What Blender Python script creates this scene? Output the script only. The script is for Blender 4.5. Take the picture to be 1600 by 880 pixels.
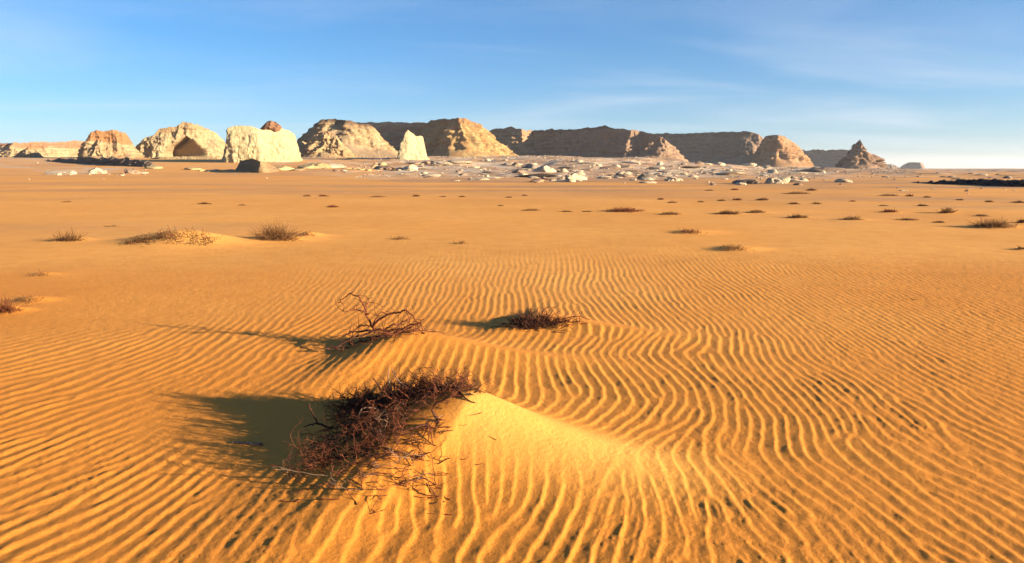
import bpy, math, random
import numpy as np

scene = bpy.context.scene
for o in list(bpy.data.objects):
    bpy.data.objects.remove(o)
R = math.radians
random.seed(7)
rng = np.random.default_rng(7)

# ------------------------------------------------------------------ camera
IW, IH, FPX = 1600.0, 880.0, 1066.7          # photograph size, focal length in its pixels
HORIZON = 263.0
CAMH = 1.6
PITCH = math.atan((IH/2 - HORIZON)/FPX)
cam = bpy.data.cameras.new('camera')
cam.sensor_width = 36.0
cam.lens = 36.0*FPX/IW
cam.clip_start = 0.05
cam.clip_end = 40000
camo = bpy.data.objects.new('camera', cam)
scene.collection.objects.link(camo)
camo.location = (0, 0, CAMH)
camo.rotation_euler = (math.pi/2 - PITCH, 0, 0)
scene.camera = camo

# ------------------------------------------------------------------ sky and sun
SUN_AZ, SUN_EL = 110.0, 11.2                   # clockwise from the view direction (+Y)
world = bpy.data.worlds.new('World')
scene.world = world
world.use_nodes = True
wn, wl = world.node_tree.nodes, world.node_tree.links
wn.clear()
w_out = wn.new('ShaderNodeOutputWorld')
w_bg = wn.new('ShaderNodeBackground')
w_bg.inputs['Strength'].default_value = 0.05
sky = wn.new('ShaderNodeTexSky')
sky.sky_type = 'NISHITA'
sky.sun_disc = False
sky.sun_elevation = R(SUN_EL)
sky.sun_rotation = R(SUN_AZ)
sky.air_density = 0.85
sky.dust_density = 0.15
sky.ozone_density = 4.5
# thin cirrus streaks laid over the sky by direction
tc = wn.new('ShaderNodeTexCoord')
sep = wn.new('ShaderNodeSeparateXYZ')
wl.new(tc.outputs['Generated'], sep.inputs[0])
def wmath(op, a, b=None, c=None):
    n = wn.new('ShaderNodeMath'); n.operation = op
    for i, v in enumerate((a, b, c)):
        if v is None: continue
        if isinstance(v, (int, float)): n.inputs[i].default_value = v
        else: wl.new(v, n.inputs[i])
    return n.outputs[0]
zz = wmath('ADD', wmath('MAXIMUM', sep.outputs['Z'], 0.0), 0.06)
px_ = wmath('DIVIDE', sep.outputs['X'], zz)
py_ = wmath('DIVIDE', sep.outputs['Y'], zz)
comb = wn.new('ShaderNodeCombineXYZ')
wl.new(px_, comb.inputs[0]); wl.new(py_, comb.inputs[1])
mp = wn.new('ShaderNodeMapping')
mp.inputs['Rotation'].default_value = (0, 0, R(28))
mp.inputs['Scale'].default_value = (0.22, 0.42, 1)
wl.new(comb.outputs[0], mp.inputs[0])
cn = wn.new('ShaderNodeTexNoise')
cn.inputs['Scale'].default_value = 1.0
cn.inputs['Detail'].default_value = 7
cn.inputs['Roughness'].default_value = 0.52
cn.inputs['Distortion'].default_value = 1.1
wl.new(mp.outputs[0], cn.inputs['Vector'])
cr = wn.new('ShaderNodeMapRange')
cr.interpolation_type = 'SMOOTHSTEP'
cr.inputs['From Min'].default_value = 0.40
cr.inputs['From Max'].default_value = 0.80
cr.inputs['To Max'].default_value = 0.44
wl.new(cn.outputs['Fac'], cr.inputs['Value'])
hs = wn.new('ShaderNodeHueSaturation')
hs.inputs['Saturation'].default_value = 1.2
wl.new(sky.outputs[0], hs.inputs['Color'])
veil = wmath('SUBTRACT', 1.0, wmath('POWER', 2.718, wmath('DIVIDE', -0.045, zz)))
vmix = wn.new('ShaderNodeMix'); vmix.data_type = 'RGBA'
wl.new(veil, vmix.inputs['Factor'])
wl.new(hs.outputs[0], vmix.inputs[6])
vmix.inputs[7].default_value = (2.8, 3.45, 4.35, 1)
cmix = wn.new('ShaderNodeMix'); cmix.data_type = 'RGBA'
wl.new(cr.outputs[0], cmix.inputs['Factor'])
wl.new(vmix.outputs[2], cmix.inputs[6])
cmix.inputs[7].default_value = (3.9, 4.4, 5.0, 1)
wl.new(cmix.outputs[2], w_bg.inputs['Color'])
wl.new(w_bg.outputs[0], w_out.inputs[0])

sun = bpy.data.lights.new('sun', 'SUN')
sun.energy = 5.0
sun.angle = R(0.5)
sun.color = (1.0, 0.80, 0.54)
suno = bpy.data.objects.new('sun', sun)
scene.collection.objects.link(suno)
from mathutils import Vector
sdir = Vector((math.sin(R(SUN_AZ))*math.cos(R(SUN_EL)), math.cos(R(SUN_AZ))*math.cos(R(SUN_EL)), math.sin(R(SUN_EL))))
suno.rotation_euler = sdir.to_track_quat('Z', 'Y').to_euler()

vs = scene.view_settings
vs.view_transform = 'Standard'
vs.look = 'None'
vs.gamma = 1.0
vs.use_curve_mapping = False
vs.exposure = 2.0

# ------------------------------------------------------------------ helpers
COL = scene.collection
CP, SP = math.cos(PITCH), math.sin(PITCH)

def ray(px, py):
    X = (np.asarray(px, float) - IW/2)/FPX
    Y = -(np.asarray(py, float) - IH/2)/FPX
    return X, Y*SP + CP, Y*CP - SP            # world x, y, z of the ray

def at_depth(px, py, depth):
    dx, dy, dz = ray(px, py)
    s = depth/dy
    return dx*s, dy*s, CAMH + dz*s

def on_plane(px, py, z=0.0):
    dx, dy, dz = ray(px, py)
    s = (z - CAMH)/np.minimum(dz, -1e-5)
    return dx*s, dy*s

def sstep(a, b, x):
    t = np.clip((x - a)/(b - a), 0, 1)
    return t*t*(3 - 2*t)

def _hash(ix, iy, iz):
    h = (ix.astype(np.uint32)*np.uint32(374761393) + iy.astype(np.uint32)*np.uint32(668265263)
         + iz.astype(np.uint32)*np.uint32(2246822519))
    h = (h ^ (h >> np.uint32(13)))*np.uint32(1274126177)
    h = h ^ (h >> np.uint32(16))
    return h.astype(np.float64)/4294967295.0*2 - 1

def vnoise(x, y, z=None):
    """value noise in -1..1"""
    x = np.asarray(x, float); y = np.asarray(y, float)
    fx, fy = np.floor(x), np.floor(y)
    ix, iy = fx.astype(np.int64), fy.astype(np.int64)
    tx, ty = x - fx, y - fy
    tx = tx*tx*tx*(tx*(tx*6 - 15) + 10); ty = ty*ty*ty*(ty*(ty*6 - 15) + 10)
    if z is None:
        iz = np.zeros_like(ix)
        a = _hash(ix, iy, iz); b = _hash(ix+1, iy, iz); c = _hash(ix, iy+1, iz); d = _hash(ix+1, iy+1, iz)
        return (a*(1-tx) + b*tx)*(1-ty) + (c*(1-tx) + d*tx)*ty
    z = np.asarray(z, float) + np.zeros_like(x)
    fz = np.floor(z); iz = fz.astype(np.int64); tz = z - fz
    tz = tz*tz*(3 - 2*tz)
    r = 0
    for dz in (0, 1):
        a = _hash(ix, iy, iz+dz); b = _hash(ix+1, iy, iz+dz); c = _hash(ix, iy+1, iz+dz); d = _hash(ix+1, iy+1, iz+dz)
        v = (a*(1-tx) + b*tx)*(1-ty) + (c*(1-tx) + d*tx)*ty
        r = r + v*(tz if dz else 1 - tz)
    return r

def fbm(x, y, z=None, octaves=4, gain=0.5):
    a, s, r = 1.0, 0.0, 0.0
    f = 1.0
    for i in range(octaves):
        r = r + a*vnoise(x*f + 17.3*i, y*f - 9.1*i, None if z is None else z*f + 5.7*i)
        s += a; a *= gain; f *= 2.03
    return r/s

def mesh_from(name, verts, faces, mat=None, smooth=True, mats=None, fmat=None):
    """verts (N,3) array, faces (M,k) int array (k = 3 or 4) or a list of such arrays"""
    me = bpy.data.meshes.new(name)
    if not isinstance(faces, list): faces = [faces]
    faces = [np.asarray(f, np.int32) for f in faces if len(f)]
    nv = len(verts)
    me.vertices.add(nv)
    me.vertices.foreach_set('co', np.asarray(verts, np.float32).ravel())
    loops = np.concatenate([f.ravel() for f in faces])
    tot = np.concatenate([np.full(len(f), f.shape[1], np.int32) for f in faces])
    start = np.concatenate([[0], np.cumsum(tot)[:-1]]).astype(np.int32)
    me.loops.add(len(loops)); me.loops.foreach_set('vertex_index', loops)
    me.polygons.add(len(tot)); me.polygons.foreach_set('loop_start', start)
    me.polygons.foreach_set('loop_total', tot)
    if smooth: me.polygons.foreach_set('use_smooth', np.ones(len(tot), bool))
    me.update(calc_edges=True)
    me.validate()
    if mat: me.materials.append(mat)
    return me

def obj(name, data=None, parent=None, label=None, cat=None, group=None, kind=None, loc=None):
    o = bpy.data.objects.new(name, data)
    COL.objects.link(o)
    if loc is not None: o.location = loc
    if parent is not None: o.parent = parent
    if label: o['label'] = label
    if cat: o['category'] = cat
    if group: o['group'] = group
    if kind: o['kind'] = kind
    return o

def grid_faces(nu, nv, wrap=False):
    i = np.arange(nu - (0 if wrap else 1))[:, None]; j = np.arange(nv - 1)[None, :]
    i2 = (i + 1) % nu
    return np.stack([i*nv + j, i2*nv + j, i2*nv + j + 1, i*nv + j + 1], -1).reshape(-1, 4)

# ------------------------------------------------------------------ materials
def new_mat(name):
    m = bpy.data.materials.new(name); m.use_nodes = True
    nt = m.node_tree
    b = nt.nodes['Principled BSDF']
    b.inputs['Roughness'].default_value = 0.95
    b.inputs['Specular IOR Level'].default_value = 0.12
    return m, nt, b

def nmath(nt, op, a, b=None):
    n = nt.nodes.new('ShaderNodeMath'); n.operation = op
    for i, v in enumerate((a, b)):
        if v is None: continue
        if isinstance(v, (int, float)): n.inputs[i].default_value = v
        else: nt.links.new(v, n.inputs[i])
    return n.outputs[0]

def nnoise(nt, vec, scale, detail=4, rough=0.55, mapping=None):
    if mapping:
        m = nt.nodes.new('ShaderNodeMapping'); m.inputs['Scale'].default_value = mapping
        nt.links.new(vec, m.inputs[0]); vec = m.outputs[0]
    n = nt.nodes.new('ShaderNodeTexNoise')
    n.inputs['Scale'].default_value = scale; n.inputs['Detail'].default_value = detail
    n.inputs['Roughness'].default_value = rough
    nt.links.new(vec, n.inputs['Vector'])
    return n.outputs['Fac']

def nmix(nt, fac, a, b):
    n = nt.nodes.new('ShaderNodeMix'); n.data_type = 'RGBA'
    for s, v in ((n.inputs['Factor'], fac), (n.inputs[6], a), (n.inputs[7], b)):
        if isinstance(v, (int, float)): s.default_value = v
        elif isinstance(v, tuple): s.default_value = (*v, 1) if len(v) == 3 else v
        else: nt.links.new(v, s)
    return n.outputs[2]

def nrange(nt, v, a, b, c=0.0, d=1.0):
    n = nt.nodes.new('ShaderNodeMapRange'); n.interpolation_type = 'SMOOTHSTEP'
    nt.links.new(v, n.inputs['Value'])
    for k, q in zip(('From Min', 'From Max', 'To Min', 'To Max'), (a, b, c, d)): n.inputs[k].default_value = q
    return n.outputs[0]

def geo_pos(nt):
    return nt.nodes.new('ShaderNodeNewGeometry').outputs['Position']

def bump(nt, bsdf, height, dist, strength=1.0):
    n = nt.nodes.new('ShaderNodeBump')
    n.inputs['Strength'].default_value = strength; n.inputs['Distance'].default_value = dist
    nt.links.new(height, n.inputs['Height']); nt.links.new(n.outputs[0], bsdf.inputs['Normal'])

def sand_material():
    m, nt, b = new_mat('sand')
    p = geo_pos(nt)
    big = nnoise(nt, p, 0.16, 4, 0.5)
    spn = nt.nodes.new('ShaderNodeSeparateXYZ'); nt.links.new(p, spn.inputs[0])
    out_ = nmath(nt, 'ADD', spn.outputs['Y'], nmath(nt, 'MULTIPLY', nmath(nt, 'SUBTRACT', big, 0.5), 9.0))
    zone = nrange(nt, out_, 3.5, 14.0)
    red = nmix(nt, nrange(nt, big, 0.3, 0.7), (0.56, 0.206, 0.028), (0.60, 0.245, 0.040))
    pale_ = nmix(nt, nrange(nt, big, 0.3, 0.7), (0.65, 0.295, 0.064), (0.71, 0.345, 0.084))
    col = nmix(nt, zone, red, pale_)
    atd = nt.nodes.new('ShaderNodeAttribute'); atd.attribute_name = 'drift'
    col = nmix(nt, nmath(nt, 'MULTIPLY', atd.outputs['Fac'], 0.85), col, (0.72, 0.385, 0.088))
    mid = nnoise(nt, p, 2.2, 5, 0.6)
    col = nmix(nt, nrange(nt, mid, 0.35, 0.75, 0.0, 0.35), col, (0.50, 0.19, 0.030))
    # coarse dark grains, in drifts
    grain = nnoise(nt, p, 210, 3, 0.75)
    drift = nnoise(nt, p, 7.0, 4, 0.65)
    g = nmath(nt, 'MULTIPLY', nrange(nt, grain, 0.52, 0.66), nrange(nt, drift, 0.40, 0.80, 0.24, 0.55))
    col = nmix(nt, g, col, (0.17, 0.085, 0.035))
    # gravel of the plain
    at = nt.nodes.new('ShaderNodeAttribute'); at.attribute_name = 'gravel'
    streak = nnoise(nt, p, 0.075, 7, 0.68, (0.30, 1.0, 1.0))
    fine = nnoise(nt, p, 1.1, 5, 0.7)
    gcol = nmix(nt, nrange(nt, fine, 0.35, 0.65), (0.27, 0.155, 0.088), (0.42, 0.235, 0.112))
    gf = nmath(nt, 'MULTIPLY', at.outputs['Fac'], nrange(nt, streak, 0.40, 0.60, 0.10, 1.0))
    col = nmix(nt, gf, col, gcol)
    at3 = nt.nodes.new('ShaderNodeAttribute'); at3.attribute_name = 'greyplain'
    pf = nmath(nt, 'MULTIPLY', at3.outputs['Fac'], nrange(nt, nnoise(nt, p, 0.03, 6, 0.65, (0.5, 1, 1)), 0.3, 0.6, 0.45, 1.0))
    col = nmix(nt, pf, col, (0.33, 0.225, 0.15))
    # pale chalk dust of the rubble belt
    at2 = nt.nodes.new('ShaderNodeAttribute'); at2.attribute_name = 'chalk'
    cf = nmath(nt, 'MULTIPLY', at2.outputs['Fac'], nrange(nt, nnoise(nt, p, 0.11, 6, 0.7, (0.6, 1, 1)), 0.47, 0.58))
    col = nmix(nt, cf, col, (0.48, 0.40, 0.30))
    nt.links.new(col, b.inputs['Base Color'])
    h = nmath(nt, 'ADD', nmath(nt, 'MULTIPLY', grain, 0.5), nnoise(nt, p, 38, 4, 0.6))
    bump(nt, b, h, 0.007, 0.8)
    return m

def rock_material(name, low, mid, cap, z0, z1, capz, strata=0.35, cap_mix=0.9, patch=0.5, relief=1.0):
    """layered rock: colours run with height (z0..z1), a cap layer above capz, patches of mid on low"""
    m, nt, b = new_mat(name)
    p = geo_pos(nt)
    sp = nt.nodes.new('ShaderNodeSeparateXYZ'); nt.links.new(p, sp.inputs[0])
    warp = nnoise(nt, p, 0.05, 4, 0.55)
    z = nmath(nt, 'ADD', sp.outputs['Z'], nmath(nt, 'MULTIPLY', nmath(nt, 'SUBTRACT', warp, 0.5), (z1 - z0)*0.5))
    cx = nt.nodes.new('ShaderNodeCombineXYZ'); nt.links.new(z, cx.inputs[2])
    layer = nnoise(nt, cx.outputs[0], 0.55, 5, 0.7)
    pat = nnoise(nt, p, 0.075, 6, 0.62)
    f1 = nrange(nt, pat, 0.5 - 0.18, 0.5 + 0.16, 0.0, patch)
    col = nmix(nt, f1, low, mid)
    col = nmix(nt, nrange(nt, layer, 0.42, 0.62, 0.0, strata), col, tuple(c*0.62 for c in mid))
    col = nmix(nt, nrange(nt, z, z0 + (z1 - z0)*capz, z0 + (z1 - z0)*(capz + 0.14), 0.0, cap_mix), col, cap)
    speck = nnoise(nt, p, 0.6, 5, 0.7)
    col = nmix(nt, nrange(nt, speck, 0.55, 0.72, 0, 0.45), col, tuple(c*0.5 for c in mid))
    nt.links.new(col, b.inputs['Base Color'])
    h = nmath(nt, 'ADD', nmath(nt, 'MULTIPLY', layer, 0.6), nnoise(nt, p, 0.5, 7, 0.7))
    bump(nt, b, h, 1.6, relief)
    return m

def wood_material(name, a, b_):
    m, nt, b = new_mat(name)
    p = geo_pos(nt)
    n = nnoise(nt, p, 45, 4, 0.6)
    nt.links.new(nmix(nt, nrange(nt, n, 0.35, 0.7), a, b_), b.inputs['Base Color'])
    b.inputs['Roughness'].default_value = 0.8
    return m

def pebble_material(name, a, b_):
    m, nt, b = new_mat(name)
    p = geo_pos(nt)
    n = nnoise(nt, p, 0.7, 6, 0.65)
    nt.links.new(nmix(nt, nrange(nt, n, 0.35, 0.68), a, b_), b.inputs['Base Color'])
    bump(nt, b, nnoise(nt, p, 2.5, 6, 0.7), 0.25, 0.7)
    return m

M_SAND = sand_material()
M_TWIG = wood_material('dry_twig', (0.075, 0.022, 0.012), (0.17, 0.055, 0.025))
M_TWIG_DARK = wood_material('dark_twig', (0.028, 0.013, 0.010), (0.075, 0.028, 0.016))
M_TWIG_PALE = wood_material('bleached_twig', (0.21, 0.135, 0.095), (0.12, 0.07, 0.045))
M_BRUSH = wood_material('far_brush', (0.045, 0.019, 0.009), (0.12, 0.055, 0.022))
M_BRUSH_TAN = wood_material('tan_brush', (0.10, 0.05, 0.02), (0.20, 0.10, 0.042))
M_CHALK = pebble_material('chalk_rock', (0.46, 0.38, 0.27), (0.33, 0.25, 0.165))
M_CHALK_PINK = pebble_material('pinkish_rock', (0.27, 0.19, 0.13), (0.18, 0.12, 0.085))
M_CHALK_GREY = pebble_material('grey_rock', (0.16, 0.13, 0.105), (0.25, 0.20, 0.155))
M_CHALK_YELLOW = pebble_material('cream_rock', (0.38, 0.30, 0.15), (0.32, 0.22, 0.11))
M_STONE_DARK = pebble_material('dark_stone', (0.040, 0.030, 0.024), (0.075, 0.055, 0.042))

# ------------------------------------------------------------------ dune forms
WIND = np.array([0.965, -0.26]); WIND /= np.linalg.norm(WIND)
WPERP = np.array([-WIND[1], WIND[0]])
# nabkha mounds: x, y of the crest point, height, tail length, half width, upwind length, wind turn
MOUNDS = [
    dict(x=-0.23, y=3.86, h=0.31, L=1.7, w=0.42, up=1.15, turn=-3, near=1.10, far=0.85),
    dict(x=-0.86, y=5.95, h=0.165, L=2.6, w=0.36, up=0.75, turn=-2, near=1.2, far=0.8),
    dict(x=0.30, y=7.00, h=0.10, L=2.6, w=0.34, up=0.5, turn=-9, near=1.0, far=0.9),
]
# low hummocks round the far shrubs: filled further down from pixel positions
HUMMOCKS = []

def mound_local(m, x, y):
    a = R(m['turn'])
    wx, wy = WIND[0]*math.cos(a) - WIND[1]*math.sin(a), WIND[0]*math.sin(a) + WIND[1]*math.cos(a)
    dx, dy = x - m['x'], y - m['y']
    return dx*wx + dy*wy, -dx*wy + dy*wx       # along the wind, across (positive = away from camera)

def mound_height(m, x, y):
    s, t = mound_local(m, x, y)
    t = t + 0.05*np.sin(s*2.2)*np.clip(s, 0, 1)
    if m is MOUNDS[0]: t = t - 0.22*np.clip(-s, 0, 1.2)
    fs = np.where(s > 0, (1 - sstep(0.1, 1, s/m['L']))*(0.36 + 0.64*np.exp(-(np.clip(s, 0, 9)/(0.28*m['L']))**1.25)),
                  1 - sstep(0.0, 1.0, -s/m['up']))
    w = m['w']*(1.0 - 0.30*np.clip(s/m['L'], 0, 1))
    w = w*np.where(t < 0, m['near'], m['far'])
    w = w*(1 + 0.75*sstep(0.10, -0.35, s)*np.where(t < 0, 1.0, 0.3))
    q = np.abs(t)/w
    g = np.exp(-np.maximum(np.sqrt(q*q + 0.0121) - 0.11, 0.0)**1.35)
    return m['h']*fs*g

def smooth_mask(x, y):
    """1 where the sand carries no ripples: crest tails and the sheltered hollow beside the big shrub"""
    r = np.zeros_like(x)
    for i, m in enumerate(MOUNDS):
        s, t = mound_local(m, x, y)
        wt = (0.34, 0.16, 0.13)[i]*(1.0 - 0.45*np.clip(s/m['L'], 0, 1))
        near = (0.58, 0.10, 0.10)[i]*(1.0 - 0.80*np.clip(s/m['L'], 0, 1))
        ww = np.where(t < 0, near, wt)
        tail = np.exp(-(np.abs(t)/ww)**3)*sstep(-0.55, -0.25, s)*(1 - sstep(m['L']*0.35, m['L']*0.80, s))
        r = np.maximum(r, tail)
    # smooth pocket upwind of mound 1 (in its shadow)
    cx, cy = -1.52, 4.16
    ca, sa = math.cos(R(-17)), math.sin(R(-17))
    dx, dy = x - cx, y - cy
    a, b = dx*ca + dy*sa, -dx*sa + dy*ca
    e = (a/1.15)**2 + (b/np.where(b < 0, 0.60, 0.50))**2
    r = np.maximum(r, np.exp(-e**2.2)*0.97)
    return np.clip(r, 0, 1)

def rise(x, y):
    """the plain climbs gently towards the buttes, not on the far right"""
    d = np.maximum(y, 1.0)
    px = IW/2 + FPX*x/d*CP
    side = 1 - sstep(880, 1330, px)
    back = np.where(y > 0, 1.0, 0.0)
    return back*9.0*sstep(120, 500, d)*side

def base_height(x, y):
    z = rise(x, y)
    r = np.hypot(x, y)
    z = z + 0.030*fbm(x*0.22, y*0.30, octaves=3)*sstep(6, 14, r)
    z = z + 0.10*fbm(x*0.05 + 3, y*0.09, octaves=3)*sstep(14, 50, r)
    # humps in the rubble belt
    d = np.maximum(y, 1.0); px = IW/2 + FPX*x/d
    belt = sstep(85, 150, d)*(1 - sstep(560, 800, d))*sstep(440, 640, px)
    z = z + belt*1.3*np.clip(fbm(x*0.035, y*0.022, octaves=4)*1.6, -0.4, 1)*sstep(90, 330, d)
    z = z + 0.30*belt*np.clip(fbm(x*0.16, y*0.11, octaves=3)*1.6, -0.2, 1)
    for m in MOUNDS:
        near = (np.abs(x - m['x']) < 6) & (np.abs(y - m['y']) < 6)
        if np.any(near):
            z = z.copy() if hasattr(z, 'copy') else z
            zz_ = mound_height(m, x, y)
            z = z + np.where(near, zz_, 0)
    for hx, hy, hh, wx, wy in HUMMOCKS:
        k = np.nonzero((np.abs(x - hx) < wx*4) & (np.abs(y - hy) < wy*3))[0]
        if len(k) == 0: continue
        s = (x[k] - hx); t = (y[k] - hy)
        sx = np.where(s > 0, wx*1.5, wx*0.75)
        z[k] += hh*np.exp(-(s/sx)**2 - (t/wy)**2)
    return z

# ------------------------------------------------------------------ wind ripples
# (px, py, crest direction dx, dy in the photograph, spacing, measured 'h'orizontally or 'v'ertically)
RC = [
 (25,545,1,-.25,11,'v'),(25,600,1,-.25,15,'v'),(50,660,1,-.38,19,'v'),(150,580,1,-.30,13,'v'),(250,600,1,-.40,13,'v'),
 (330,540,1,-.45,10,'v'),(375,590,1,-.50,14,'v'),(150,510,1,-.25,9,'v'),(73,815,1,-.46,24,'v'),(30,720,1,-.40,23,'v'),
 (30,870,1,-.5,27,'v'),(150,720,1,-.45,20,'v'),(200,860,1,-.65,38,'h'),
 (255,815,1,-.72,36,'h'),(400,833,1,-1.05,37,'h'),(500,820,1,-.85,38,'h'),(620,830,1,-.95,46,'h'),(740,850,1,-1.5,46,'h'),
 (330,770,1,-.75,32,'h'),(450,780,1,-.9,34,'h'),
 (870,850,.1,1,40,'h'),(800,860,-.35,1,42,'h'),(1000,840,.33,1,42,'h'),(1100,830,.75,1,44,'h'),(1200,820,1,.85,46,'h'),(960,770,.8,1,40,'h'),
 (1350,830,1,.77,30,'h'),(1500,800,1,.6,20,'v'),(1560,720,1,.5,15,'v'),(1400,700,1,.55,15,'v'),(1300,740,1,.7,14,'v'),
 (1230,735,.8,1,16,'h'),(1550,670,1,.4,12,'v'),(1450,640,1,.5,13,'v'),(1500,590,1,.37,9,'v'),(1350,620,1,.6,15,'v'),
 (1280,640,1,.85,22,'h'),(1400,550,1,.55,8,'v'),(1300,535,1,1.1,13,'h'),(1560,560,1,.45,7,'v'),(1240,670,-.15,1,25,'h'),
 (1180,640,0,1,27,'h'),(1110,625,0,1,26,'h'),(1080,585,1,.8,26,'h'),(1080,668,1,-.7,24,'h'),(1200,590,1,.9,26,'h'),(1280,590,1,.65,30,'h'),
 (1130,505,1,.9,12,'h'),(1200,520,1,1,13,'h'),(1260,545,.3,1,15,'h'),(1150,690,1,-.9,25,'h'),
 (840,575,.35,1,27,'h'),(850,605,.5,1,26,'h'),(890,600,.55,1,26,'h'),(925,590,.8,1,26,'h'),(940,632,1,-.9,25,'h'),(957,615,0,1,26,'h'),
 (1000,612,.15,1,26,'h'),(1000,580,1,.8,27,'h'),(1040,645,1,-.7,24,'h'),(1050,565,1,.75,30,'h'),
 (800,520,1,-.9,13,'h'),(870,525,1,-.75,13,'h'),(920,515,.45,-1,18,'h'),(960,538,1,-.55,8,'v'),(735,515,0,1,14,'h'),(1000,545,1,-.8,18,'h'),
 (1010,500,1,1.0,15,'h'),(1060,505,1,1.0,14,'h'),(1000,450,.7,1,13,'h'),(900,440,-.3,1,12,'h'),(1100,450,1,.9,12,'h'),(1250,470,1,.7,12,'h'),
 (600,460,1,-1,12,'h'),(720,465,.5,-1,12,'h'),(800,460,.3,-1,12,'h'),(480,490,1,-.55,10,'v'),(430,560,1,-.7,21,'h'),(520,590,1,-.65,20,'h'),
 (460,600,1,-.65,21,'h'),(600,560,1,-1.15,20,'h'),(650,570,1,-1.15,25,'h'),(700,580,1,-1.4,30,'h'),(760,565,.3,-1,34,'h'),(800,575,.1,-1,30,'h'),
 (1400,420,1,.6,10,'h'),(700,400,.8,-1,9,'h'),(400,430,1,-.6,7,'v'),(150,440,1,-.3,6,'v'),
]
def ripple_field():
    pos, kv, lam = [], [], []
    for px, py, dx, dy, sp, hv in RC:
        n = math.hypot(dx, dy); dx, dy = dx/n*4, dy/n*4
        x0, y0 = on_plane(px, py); xa, ya = on_plane(px - dx, py - dy); xb, yb = on_plane(px + dx, py + dy)
        c = np.array([xb - xa, yb - ya]); c /= np.linalg.norm(c)
        nrm = np.array([c[1], -c[0]])
        if nrm[0] < 0: nrm = -nrm
        if hv == 'h': x1, y1 = on_plane(px + sp, py)
        else: x1, y1 = on_plane(px, py + sp)
        l = abs((x1 - x0)*nrm[0] + (y1 - y0)*nrm[1])
        l = min(max(l, 0.07), 0.30)
        pos.append((x0, y0)); kv.append(nrm*2*math.pi/l); lam.append(l)
    pos, kv, lam = np.array(pos), np.array(kv), np.array(lam)
    dxg = 0.06
    X0, X1, Y0, Y1 = -12.0, 12.0, 1.0, 17.0
    gx = np.arange(X0, X1, dxg); gy = np.arange(Y0, Y1, dxg)
    GX, GY = np.meshgrid(gx, gy, indexing='ij')
    u, v = GX/GY, np.log(GY)*1.35
    pu, pv = pos[:, 0]/pos[:, 1], np.log(pos[:, 1])*1.35
    KX = np.zeros_like(GX); KY = np.zeros_like(GX); LM = np.zeros_like(GX); WS = np.zeros_like(GX)
    for i in range(len(pos)):
        w = 1.0/((u - pu[i])**2 + (v - pv[i])**2 + 0.0008)**2.0
        KX += w*kv[i, 0]; KY += w*kv[i, 1]; LM += w*lam[i]; WS += w
    KX /= WS; KY /= WS; LM /= WS
    n = np.hypot(KX, KY); t = 2*math.pi/LM
    KX *= t/n; KY *= t/n
    # least-squares potential of (KX, KY): Neumann Poisson by cosine transform
    nx, ny = GX.shape
    ex = 0.5*(KX[1:] + KX[:-1])*dxg; ey = 0.5*(KY[:, 1:] + KY[:, :-1])*dxg
    rhs = np.zeros_like(GX)
    rhs[:-1] += ex; rhs[1:] -= ex; rhs[:, :-1] += ey; rhs[:, 1:] -= ey
    big = np.concatenate([rhs, rhs[::-1]], 0); big = np.concatenate([big, big[:, ::-1]], 1)
    F = np.fft.fft2(big)
    lx = 2*np.cos(2*np.pi*np.arange(2*nx)/(2*nx)) - 2; ly = 2*np.cos(2*np.pi*np.arange(2*ny)/(2*ny)) - 2
    den = lx[:, None] + ly[None, :]; den[0, 0] = 1
    F = F/den; F[0, 0] = 0
    phi = np.real(np.fft.ifft2(F))[:nx, :ny]
    gxp, gyp = np.gradient(phi, dxg)
    near = (GY < 9) & (np.abs(GX) < GY*0.8)
    k = float(np.median((2*math.pi/LM)[near]/np.maximum(np.hypot(gxp, gyp)[near], 5)))
    print('RIPPLE SCALE', k)
    phi = phi*k*1.2
    gxp, gyp = np.gradient(phi, dxg)
    lp = 2*math.pi/np.maximum(np.hypot(gxp, gyp), 15)
    return (X0, Y0, dxg, phi, np.minimum(LM/1.12, lp))
RIP = ripple_field()

def bilin(A, x, y):
    X0, Y0, d = RIP[0], RIP[1], RIP[2]
    fx = np.clip((x - X0)/d, 0, A.shape[0] - 1.001); fy = np.clip((y - Y0)/d, 0, A.shape[1] - 1.001)
    i, j = fx.astype(int), fy.astype(int); tx, ty = fx - i, fy - j
    tx2, ty2 = tx, ty
    return (A[i, j]*(1-tx2) + A[i+1, j]*tx2)*(1-ty2) + (A[i, j+1]*(1-tx2) + A[i+1, j+1]*tx2)*ty2

DEFECTS = []
_r = np.random.default_rng(21)
for k in range(190):
    yy = 2.0*math.exp(_r.random()*1.9); xx = (_r.random()*2 - 1)*yy*0.85
    s = 1 if _r.random() < 0.5 else -1
    a = _r.random()*6.28; dd = (0.5 + _r.random()*1.2)
    if abs(xx - .8) < 1.5 and abs(yy - 4.9) < 0.9: continue
    DEFECTS.append((xx, yy, s)); DEFECTS.append((xx + dd*math.cos(a), yy + dd*math.sin(a), -s))

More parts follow.
